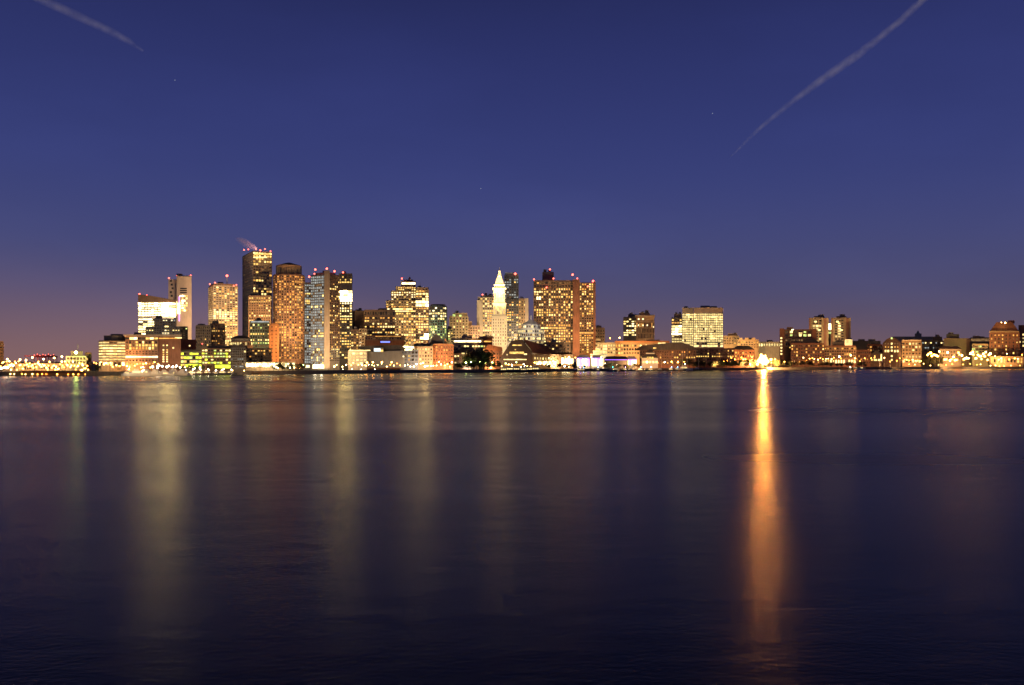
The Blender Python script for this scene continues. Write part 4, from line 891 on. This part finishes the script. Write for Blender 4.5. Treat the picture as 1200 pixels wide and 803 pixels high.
def trees(x0, x1, n, y0, y1, off, label, group, wide=1.0):
    for i in range(n):
        px = x0 + (x1-x0)*(i+rg.uniform(.2, .8))/n; tree(px, rg.uniform(y0, y1), shore(px)+off+rg.uniform(-3, 6), label, group, None, wide)
trees(205, 250, 6, 427, 431, 5, 'small dark tree before the lime lit terrace offices', 'small trees by the terrace offices')
trees(318, 358, 7, 423, 428, 5, 'small quay tree lit green by the lamps under the round granite tower', 'trees under the round tower')
trees(545, 572, 9, 410, 418, 16, 'tall dark tree in the little park beside the hip roofed house', 'park trees', .9)
trees(534, 584, 8, 423, 428, 5, 'low bush like tree at the park water edge', 'low park trees', 1.3)
trees(640, 690, 5, 426, 429, 4, 'small tree on the promenade before the market shops', 'promenade trees', 1.3)
trees(706, 752, 8, 425.5, 428, 4, 'dark low tree on the quay by the boat shed', 'boat shed trees', 1.3)
trees(800, 886, 18, 420, 425.5, 6, 'dark waterfront tree between the sailboat and the blazing floodlight', 'dark waterfront trees', 1.15)
trees(904, 950, 9, 420.5, 425, 5, 'dark tree in the clump right of the blazing floodlight', 'trees right of the floodlight', 1.2)
trees(950, 1018, 12, 423.5, 426.5, 3, 'low dark tree along the quay before the brick terraces', 'terrace quay trees', 1.4)
trees(1080, 1104, 4, 415, 421, 20, 'small tree glowing orange among the lamps by the lit house', 'trees by the lit house')

# ------------------------------------------------------------------ pier, cranes
Yp = shore(50) - 4
t = empty('timber_pier', (X(58, Yp), Yp, 0), 'long low reddish timber pier with piles in front of the container port', 'pier')
off = Vector((X(58, Yp), Yp, 0)); m_ = MB(); m_.prism(face(22, 100, Yp, 14), Z(437.2, Yp), Z(435, Yp), W['timber']); m_.build('deck', t, off)
for i in range(26):
    m_ = MB(); x = X(23+i*3, Yp)+.4; m_.tube((x, Yp+.8, -1.5), (x, Yp+.8, Z(437.2, Yp)), .22, .2, W['timber'], 6); m_.build('pile', t, off)
for i, px in enumerate((42, 48.5, 55, 61)):
    Y = 1150 + 30*i; s_ = Y/F; p = P(px, 424, Y)
    t = empty('gantry_crane', (p.x, p.y, ZG), 'red container crane with raised lights standing behind the port lamps', 'crane', 'container cranes')
    h = Z(415.2+.4*(i % 2), Y) - ZG
    for sx, sy in ((-1, 0), (1, 0), (-1, 1), (1, 1)):
        m_ = MB(); m_.tube((sx*2.2*s_, sy*9, 0), (sx*1.7*s_, sy*9, h*.8), .55, .45, W['redsteel'], 5); m_.build('leg', t)
    m_ = MB(); m_.box((0, 4, h*.8), (4.6*s_, 11, .9), W['redsteel']); m_.box((0, -6, h*.86), (1.4, 40, 1.2), W['redsteel']); m_.box((0, 4, h*.93), (2.5, 2.5, h*.12), W['redsteel']); m_.build('boom', t)
    for k in (-1, 1):
        m_ = MB(); m_.ball((k*1.8*s_, 0, h*(.93 if k < 0 else 1)), .55, WIN['pinkred']); m_.build('warning_light', t)
flood(52, 6, 1110, 52, 418, 1180, 6e4, (1, .5, .35), 110)
flood(20, 9, 700, 22, 431, 775, 6e4, SOD, 140); flood(60, 9, 700, 60, 431, 775, 6e4, SOD, 140); flood(140, 6, 665, 145, 425, 690, 3e4, SOD, 150)  # spots added to warm the port sheds and the quay

for px, L, Wd, lab in ((197, 14, 3, 'short dark finger pier in the middle of the yacht marina'), (246, 12, 4, 'stubby finger pier in front of the lime lit terrace offices'), (303, 9, 5, 'low landing stage below the white arcade'),
        (452, 12, 4, 'narrow jetty below the aquarium'), (588, 24, 5, 'finger pier at the left side of the ferries'), (641, 26, 5, 'finger pier at the right side of the ferries'), (693, 18, 4, 'jetty below the violet marquees'),
        (727, 18, 4, 'jetty below the dark boat shed'), (775, 26, 5, 'jetty right of the slate roofed pavilion'), (826, 24, 5, 'jetty among dark trees right of the sailboat'), (985, 26, 6, 'long jetty below the brick terraces'), (1030, 22, 5, 'jetty in front of the gabled annex'), (1120, 20, 6, 'jetty below the dazzling lamps of the lit house')):
    Y = shore(px); t = empty('finger_pier', (X(px, Y), Y, 0), lab, 'pier'); m_ = MB(); m_.box((0, -L/2, 1.5), (Wd, L, .35), W['timber']); m_.build('deck', t)
    for k in range(4):
        for sx in (-1, 1): m_ = MB(); y_ = -L*(k+.9)/4; m_.tube((sx*Wd*.54, y_, -1.5), (sx*Wd*.54, y_, 2.6 + (k % 2)*.5), .2, .17, W['timber'], 6); m_.build('pile', t)
# ------------------------------------------------------------------ boats
def boat(px, off, length, label, group=None, hullm='hull', cab=True, light=None, mast=0, name='motor_boat', rot=0.0, lit=True):
    Y = shore(px) - off; o = empty(name, (X(px, Y), Y, 0), label, 'boat', group); o.rotation_euler = (0, 0, rot)
    L, Wd, H = length, length*.3, max(.9, length*.13); m_ = MB()
    st = [(-.5, .8, 1.0, 0), (-.2, 1, .95, 0), (.15, .95, 1.0, 0), (.38, .6, 1.15, .02), (.5, .04, 1.35, .04)]
    secs = [[(x*L, -w*Wd/2, h*H), (x*L, -w*Wd*.38, .1*H), (x*L, 0, -.3*H), (x*L, w*Wd*.38, .1*H), (x*L, w*Wd/2, h*H)] for x, w, h, _ in st]
    for a, c in zip(secs, secs[1:]):
        for i in range(4): m_.face([a[i], a[i+1], c[i+1], c[i]], W[hullm])
        m_.face([a[4], a[0], c[0], c[4]], W['timber'] if hullm == 'darkhull' else W[hullm])
    m_.face(list(reversed(secs[0])), W[hullm]); m_.build('hull', o)
    if cab:
        m_ = MB(); fp = [(-.3*L, -.33*Wd), (.18*L, -.3*Wd), (.18*L, .3*Wd), (-.3*L, .33*Wd)]; m_.prism(fp, H*.98, H*1.9, W[hullm if hullm == 'hull' else 'white'], [(-.27*L, -.29*Wd), (.08*L, -.26*Wd), (.08*L, .26*Wd), (-.27*L, .29*Wd)])
        m_.prism([(-.2*L, -.22*Wd), (.02*L, -.2*Wd), (.02*L, .2*Wd), (-.2*L, .22*Wd)], H*1.9, H*2.5, W['white']); c = m_.build('cabin', o)
        for k in range(3):
            q = MB(); x = (-.24+.11*k)*L; q.face([(x, -.325*Wd, H*1.25), (x+.07*L, -.325*Wd, H*1.25), (x+.07*L, -.31*Wd, H*1.65), (x, -.31*Wd, H*1.65)], WIN['warm' if lit else 'unlit']); q.build('window', c)
    for k in range(mast):
        m_ = MB(); x = (.12 - .3*k)*L; m_.tube((x, 0, H), (x, 0, H + L*(1.25-.2*k)), .13, .07, W['white'], 6); m_.tube((x, 0, H+1.4), (x-.3*L, 0, H+1.5), .16, .1, W['canvas'], 6); m_.build('mast', o)
    if light:
        m_ = MB(); z = H*3.2; m_.tube((0, 0, H*2.4 if cab else H), (0, 0, z), .05, .05, W['steel'], 5); m_.ball((0, 0, z), .3, light); m_.build('mast_light', o)
    return o
BL = {k: emit('boat light ' + k, c, 60) for k, c in (('blue', (.08, .4, 1)), ('cyan', (.05, .9, .6)), ('white', (1, .9, .7)), ('violet', (.5, .2, 1)), ('red', (1, .15, .05)))}
for i in range(13):
    px = 151 + i*5.6; boat(px, 6 + (i % 3)*9, rg.uniform(9, 15), 'white motor yacht moored in the marina below the courthouse', 'white yachts in the marina', light=BL['white'] if i % 3 == 0 else None, rot=rg.uniform(-.5, .5)+(3.14 if i % 2 else 0))
for i in range(6):
    px = 226 + i*9; boat(px, 5, rg.uniform(8, 11), 'small dark boat tied along the quay below the terrace offices', 'small dark quay boats', 'darkhull', light=BL['white'], rot=rg.uniform(-.3, .3))
for i in range(6):
    px = 592 + i*7.6; boat(px, 7 + (i % 2)*8, rg.uniform(13, 19), 'dark ferry boat moored before the wharf hotel', 'ferries at the wharf hotel', 'darkhull', light=BL['white'] if i % 2 else None, rot=rg.uniform(-.2, .2))
for px, k, d in ((680, 'violet', 'violet light, just off the promenade'), (684, 'blue', 'blue light, off the first marquee'), (701, 'blue', 'blue masthead light, off the second marquee'), (718, 'cyan', 'green masthead light below the boat shed'), (733, 'violet', 'violet lit cabin, below the solitary marquee'), (751, 'blue', 'blue light below the slate roofed pavilion'), (763, 'white', 'white light before the slate roofed pavilion'), (787, 'blue', 'blue light astern of the two masted sailboat'), (794, 'blue', 'blue light almost touching the two masted sailboat')):
    boat(px, 6, 10, 'small dark boat with a ' + d, None, 'darkhull', light=BL[k], rot=rg.uniform(-.3, .3))
boat(803, 12, 18, 'two masted white sailboat moored before the long dark wharf building', None, 'hull', True, BL['white'], 2, 'sailboat', .1)
for i, px in enumerate((1003, 1010)):
    boat(px, 8, 11, ['small sailboat with bare mast left of the other by the quay terraces', 'small sailboat with bare mast nearer the gabled annex'][i], None, 'hull', True, None, 1, 'sailboat', .3)
for i in range(7):
    boat(700 + i*19 + rg.uniform(-4, 4), 14, rg.uniform(8, 11), 'dark sailing boat with bare mast at anchor between the ferries and the two masted sailboat', 'dark sailing boats at anchor', 'darkhull', True, None, 1, 'sailboat', rg.uniform(-.5, .5), False)
boat(996.5, 9, 8, 'small boat with a bright white light on the water before the brick terraces', None, 'darkhull', light=BL['white'])

# ------------------------------------------------------------------ contrails, steam, stars
def volmat(name, dens, scale, col=(1, 1, 1), stretch=(1, 1, 1), lo=.35, hi=.7, flat=False):
    m = bpy.data.materials.new(name); n, l = nodes_of(m); n.clear(); o = n.new('ShaderNodeOutputMaterial'); v = n.new('ShaderNodeVolumePrincipled')
    v.inputs['Color'].default_value = (*col, 1); v.inputs['Anisotropy'].default_value = .0
    if flat:
        v.inputs['Density'].default_value = dens; l.new(v.outputs[0], o.inputs['Volume']); return m
    t = n.new('ShaderNodeTexCoord'); mp = n.new('ShaderNodeMapping'); mp.inputs['Scale'].default_value = stretch; z = n.new('ShaderNodeTexNoise'); z.inputs['Scale'].default_value = scale; z.inputs['Detail'].default_value = 3
    l.new(t.outputs['Object'], mp.inputs[0]); l.new(mp.outputs[0], z.inputs['Vector'])
    r = n.new('ShaderNodeMapRange'); r.inputs[1].default_value = lo; r.inputs[2].default_value = hi; r.inputs[3].default_value = 0.15*dens; r.inputs[4].default_value = dens
    l.new(z.outputs[0], r.inputs[0]); l.new(r.outputs[0], v.inputs['Density']); l.new(v.outputs[0], o.inputs['Volume']); return m
def plume_tube(name, pts, radii, mat, label, cat, kind=None, n=12, seed=1, parent=None):
    r = random.Random(seed); m_ = MB(); m_.mi(mat); rings = []
    for i, (p, rad) in enumerate(zip(pts, radii)):
        d = (pts[min(i+1, len(pts)-1)] - pts[max(i-1, 0)]).normalized(); u = d.cross(Vector((0, 0, 1))).normalized(); w = d.cross(u)
        k = len(m_.v); m_.v += [tuple(p + (u*math.cos(a*2*math.pi/n)+w*math.sin(a*2*math.pi/n))*rad*r.uniform(.94, 1.06)) for a in range(n)]; rings.append(k)
    for a, c in zip(rings, rings[1:]):
        for j in range(n): q = (j+1) % n; m_.f.append((a+j, a+q, c+q, c+j)); m_.m.append(0)
    m_.f.append(tuple(reversed(range(rings[0], rings[0]+n)))); m_.m.append(0); m_.f.append(tuple(range(rings[-1], rings[-1]+n))); m_.m.append(0)
    o = m_.build(name, parent, pts[len(pts)//2] if parent is None else parent.location)
    if parent is None: tag(o, label, cat, None, kind)
    return o
def trail(pts2, Y, name, label, seed, dens, wmul=1.0):
    pts, rad = [], []
    for (x0, y0, r0), (x1, y1, r1) in zip(pts2, pts2[1:]):
        for k in range(5): f_ = k/5; pts.append(P(x0+(x1-x0)*f_, y0+(y1-y0)*f_, Y)); rad.append((r0+(r1-r0)*f_)/F*Y*wmul*.88)
    x1, y1, r1 = pts2[-1]; pts.append(P(x1, y1, Y)); rad.append(r1/F*Y)
    vm = volmat(name, dens*.5, .005, lo=.3, hi=.7)
    o = plume_tube(name, pts, rad, vm, label, 'contrail', None, 14, seed)
    for f_, nm in ((.72, 'inner_vapour'), (.45, 'vapour_core'), (.22, 'bright_core')): plume_tube(nm, pts, [max(r*f_, .9/F*Y) for r in rad], vm, None, None, None, 12, seed+1, o)
    return o
trail([(854, 187, 1.1), (868, 172, 2.3), (893, 148, 3.4), (930, 118, 4.4), (965, 92, 6), (1000, 68, 6.5), (1030, 45, 5), (1058, 22, 5.2), (1085, -4, 5.5), (1110, -30, 6)], 16000, 'contrail', 'long rising contrail with a sharp lower tip, high above the waterfront', 3, .0021)
trail([(168, 60, 2), (152, 49, 4.5), (130, 37, 5.5), (100, 23, 6), (70, 9, 6.5), (40, -4, 6), (10, -18, 5)], 17000, 'contrail', 'short broad contrail slanting down from the upper corner above the port', 5, .0015)
b0 = P(300, 292.5, 1192)
_sp = [P(301, 292, 1192), P(297, 290, 1192), P(292.5, 288, 1192), P(287, 284.5, 1192), P(281, 281.5, 1192), P(276, 279.5, 1192)]; _sr = [2.5, 4.0, 5.2, 5.4, 4.5, 1.5]
_sm = volmat('steam', .014, .18, (1, .9, .9), flat=True)
_so = plume_tube('steam', _sp, _sr, _sm, 'pinkish steam drifting off the roof of the tallest dark tower', 'steam', 'stuff', 12, 9)
for _f, _k in ((.75, 'thick_steam'), (.5, 'dense_steam')): plume_tube(_k, [p + Vector((i*.5, 0, .6*(i % 2))) for i, p in enumerate(_sp)], [r*_f for r in _sr], _sm, None, None, None, 12, 10, _so)
flood(303, Z(292.6, 1186), 1186, 285, 284, 1192, 2.2e4, (1, .45, .4), 120)  # added spot tinting the steam, in place of the red roof lights
stm = emit('star glow', (.8, .85, 1), .45)
for px, py, lab in ((563.5, 221, 'faint star high above the clock tower'), (835, 133, 'faint star left of the long rising contrail'), (205, 94, 'faint star below the short broad contrail')):
    p = P(px, py, 24000); m_ = MB(); m_.ball(tuple(p), 11, stm, 2); tag(m_.build('star', None, p), lab, 'star')
